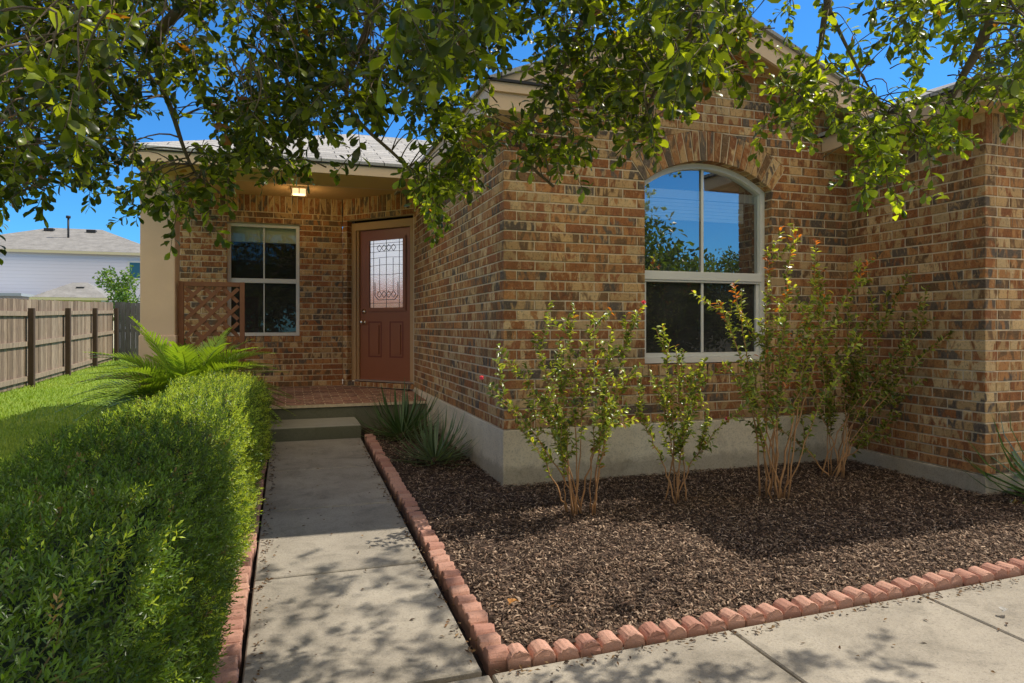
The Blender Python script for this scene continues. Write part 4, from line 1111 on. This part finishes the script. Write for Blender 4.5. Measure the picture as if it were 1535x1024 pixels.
mb = MB(); mb.box(-19.02, -6.88, 44.56, 44.6, zt - .16, zt - .01); mb.box(-6.88, -6.84, 44.6, 55.4, zt - .16, zt - .01); mb.build('eave_board', M['yellow_trim'], nh)
mb = MB(); mb.box(-9.0, -7.75, 44.94, 45.02, 4.02, 5.12); wn = mb.build('window', M['vinyl'], nh)
mb = MB(); mb.box(-8.9, -7.85, 44.925, 44.938, 4.12, 5.02); mb.build('pane', M['blue_pane'], wn)
mb = MB(); mb.box(-17.5, -13.4, 42.0, 44.9, 2.85, 3.0); mb.build('patio_roof', M['patio_roof'], nh)
sh = empty('garden_shed', (-9, 35.5, 0)); tag(sh, 'low shed with a hipped grey roof in front of the white house', 'shed')
mb = MB(); mb.box(-10.2, -7.9, 34.2, 37, 0, 2.42); mb.build('wall', M['yellow_trim'], sh)
mb = MB(); hip(mb, -10.5, -7.6, 33.9, 37.3, 2.5, .75, 1.15); rf = mb.build('roof', M['shingle_far'], sh)
mb = MB(); mb.box(-9.05, -8.75, 34.9, 35.2, 2.92, 3.02); mb.build('roof_vent', M['drip'], rf)
mb = MB(); mb.box(-10.52, -7.58, 33.86, 33.9, 2.38, 2.49); mb.build('eave_board', M['yellow_trim'], sh)

def leafy_tree(name, label, x, y, z0, zc_, rx, rz, n, leaf, colr, tr_r=.08):
    r = empty(name, (x, y, z0)); tag(r, label, 'tree')
    mb = MB(); mb.tube([(x, y, z0 - .2), (x + .05, y, z0 + (zc_ - z0) * .6), (x, y, zc_)], [tr_r, tr_r * .8, tr_r * .5], 8)
    lv = Leaves(); cs = []
    for k in range(14):
        c = np.array([x, y, zc_]) + np.array([random.uniform(-1, 1) * rx * .7, random.uniform(-1, 1) * rx * .7, random.uniform(-.8, .9) * rz * .75]); cs.append(c)
        mb.tube([(x, y, zc_ - rz * .4), c], [tr_r * .4, tr_r * .1], 5)
    for k in range(n):
        c = random.choice(cs); v = RNG.normal(0, 1, 3); p = c + unit(v) * np.array([rx, rx, rz]) * .45 * random.random() ** .5
        lv.add(p, unit(RNG.normal(0, 1, 3)), unit(RNG.normal(0, 1, 3) + np.array([0, 0, .8])), leaf * random.uniform(.7, 1.2), leaf * .5, np.array(colr) * random.uniform(.6, 1.4))
    mb.build('trunk', M['bark'], r); lv.build('crown', M['leaf_tree'], r, detail=False)
leafy_tree('small_tree', 'small bright green tree behind the fence in front of the white house', -6.05, 30, .2, 2.35, .95, 1.15, 1800, .16, (.13, .22, .06))
leafy_tree('street_tree', 'bushy tree across the street, mirrored in the left of the arched window', 10.0, -11, -.3, 3.2, 3.3, 3.4, 13000, .24, (.07, .11, .025), .16)
leafy_tree('street_tree', 'round tree across the street, mirrored low in the middle of the arched window', 13.6, -13, -.3, 1.9, 3.0, 2.6, 11000, .24, (.06, .10, .025), .16)
leafy_tree('street_tree', 'broad dark tree across the street, mirrored in the left of the porch window', -4.5, -15, -.3, 1.9, 4.6, 2.8, 11000, .3, (.06, .10, .025), .2)
leafy_tree('street_tree', 'tall dark tree across the street, mirrored in the right of the porch window', 1.5, -16, -.3, 2.1, 4.6, 3.1, 11000, .3, (.06, .10, .025), .2)
leafy_tree('street_tree', 'loose tree across the street, mirrored in the right of the arched window', 19.0, -14, -.3, 2.6, 2.4, 1.9, 4200, .2, (.07, .105, .025), .16)
b2 = empty('neighbour_house', (-12, 10, 0)); tag(b2, 'white house with red brick lower wall beyond the left fence, mirrored in the door glass', 'house')
painted('far_brick', (.36, .15, .11), .9, .25, 3, .5)
mb = MB(); mb.box(-15, -9.2, 4, 14, -.3, 2.45); mb.build('brick_wall', M['far_brick'], b2)
mb = MB(); mb.box(-15, -9.21, 4.01, 13.99, 2.45, 5.6); mb.build('siding_wall', M['siding'], b2)
mb = MB(); hip(mb, -15.4, -8.8, 3.6, 14.4, 5.6, 1.2, 3.0); mb.build('roof', M['shingle_far'], b2)

# ------------------------------------------------------------------ leaf litter
lv = Leaves()
def litter(x, y, z): lv.add((x, y, z + .006), unit(RNG.normal(0, 1, 3) * np.array([1, 1, .2])), unit(np.array([0, 0, 1.]) + RNG.normal(0, .35, 3)), random.uniform(.012, .035), random.uniform(.008, .015), np.array(random.choice([(.22, .12, .055), (.16, .10, .06), (.30, .19, .09), (.10, .07, .05)])) * random.uniform(.7, 1.2))
for _ in range(230):
    y = random.uniform(2.6, 7.0); litter(.70 + random.gauss(0, .02), y, path_z(y) + .002)
for _ in range(230):
    y = random.uniform(1.8, 7.0); litter(-.14 + abs(random.gauss(0, .025)), y, path_z(y) + .002)
for _ in range(230):
    x = random.uniform(.75, 4.5); litter(x, 2.47 - abs(random.gauss(0, .03)), walk_z(x, 2.47) + .002)
for _ in range(170):
    x = random.uniform(.9, 4.8); y = random.uniform(2.62, 4.8); litter(x, y, bed_z(x, y) + .02)
for _ in range(45):
    y = random.uniform(1.6, 7.0); litter(random.uniform(-.1, .7), y, (path_z(y) if y > 2.5 else walk_z(.3, y)))
for _ in range(40):
    x = random.uniform(.8, 4.5); y = random.uniform(1.5, 2.45); litter(x, y, walk_z(x, y))
o = lv.build('leaf_litter', M['leaf_litter'], detail=False, fold=.3); tag(o, 'tiny dry brown leaf scraps along the edges of the concrete walks', 'leaf litter', kind='stuff')
def leaf_thing(px, py, d, c, L, label):
    l2 = Leaves(); p = at(px, py, d)
    l2.add(p, unit(np.array([1, .3, .1])), (0, .1, 1), L, L * .6, c); l2.add(p + np.array([.01, 0, .003]), unit(np.array([.3, 1, .25])), (0, .2, 1), L * .7, L * .45, c)
    tag(l2.build('fallen_leaf', M['leaf_litter'], curl=.5), label, 'leaf')
leaf_thing(762, 907, 3.02, (.52, .24, .07), .06, 'curled orange fallen leaf on the mulch near the front corner of the bed')
leaf_thing(1503, 918, 3.03, (.52, .5, .46), .05, 'pale grey withered leaf lying on the sidewalk at the right')

# ------------------------------------------------------------------ light, sky, camera
wd = bpy.data.worlds.new('World'); scene.world = wd; wd.use_nodes = True
nt = wd.node_tree; bg = nt.nodes['Background']
sky = nt.nodes.new('ShaderNodeTexSky'); sky.sky_type = 'NISHITA'; sky.sun_disc = False
sky.sun_elevation = math.asin(SUN[2]); sky.sun_rotation = math.atan2(SUN[0], SUN[1])
sky.air_density = 1.0; sky.dust_density = .2; sky.ozone_density = 3.5; sky.altitude = 200
def wn(t, **kw):
    n = nt.nodes.new(t)
    for k, v in kw.items(): setattr(n, k, v)
    return n
def wmix(a, b, fac, mode='MIX'):
    n = wn('ShaderNodeMix', data_type='RGBA', blend_type=mode)
    for v, i in ((fac, 0), (a, 6), (b, 7)):
        if isinstance(v, (int, float)): n.inputs[i].default_value = v
        elif isinstance(v, tuple): n.inputs[i].default_value = (*v, 1)
        else: nt.links.new(v, n.inputs[i])
    return n.outputs[2]
def wsmooth(v, a, b):
    n = wn('ShaderNodeMapRange', interpolation_type='SMOOTHSTEP')
    nt.links.new(v, n.inputs[0]); n.inputs[1].default_value = a; n.inputs[2].default_value = b
    return n.outputs[0]
blue = wmix(sky.outputs[0], (.30, .80, 1.22), 1.0, 'MULTIPLY')
# unseen bright clouds added behind the camera, to fill the shaded walls
tc = wn('ShaderNodeTexCoord'); sp_ = wn('ShaderNodeSeparateXYZ'); nt.links.new(tc.outputs['Generated'], sp_.inputs[0])
cn = wn('ShaderNodeTexNoise'); nt.links.new(tc.outputs['Generated'], cn.inputs['Vector']); cn.inputs['Scale'].default_value = 2.2; cn.inputs['Detail'].default_value = 6
def wmul(a, b):
    n = wn('ShaderNodeMath', operation='MULTIPLY'); nt.links.new(a, n.inputs[0]); nt.links.new(b, n.inputs[1]); return n.outputs[0]
cm = wmul(wmul(wsmooth(sp_.outputs['Z'], .28, .40), wsmooth(sp_.outputs['Y'], -.05, -.35)), wsmooth(cn.outputs[0], .30, .50))
nt.links.new(wmix(blue, (10.0, 8.7, 6.6), cm), bg.inputs['Color']); bg.inputs['Strength'].default_value = .15
sl = bpy.data.lights.new('sun', 'SUN'); sl.energy = 5.0; sl.angle = R(.53); sl.color = (1, .93, .81)
so = bpy.data.objects.new('sun', sl); col.objects.link(so); so.location = (8, 2, 12)
so.rotation_euler = Vector(SUN).to_track_quat('Z', 'Y').to_euler()
cam = bpy.data.cameras.new('camera'); co_ = bpy.data.objects.new('camera', cam); col.objects.link(co_)
co_.location = (0, 0, CZ); co_.rotation_euler = (R(90), 0, -YAW)
cam.sensor_width = 36; cam.lens = F / 1535 * 36; cam.shift_y = -(512 - HOR) / 1535; cam.clip_start = .03; cam.clip_end = 2000
scene.camera = co_
scene.view_settings.view_transform = 'Standard'; scene.view_settings.look = 'None'; scene.view_settings.exposure = 0; scene.view_settings.gamma = 1
scene.render.engine = 'CYCLES'
scene.cycles.max_bounces = 8; scene.cycles.transparent_max_bounces = 8
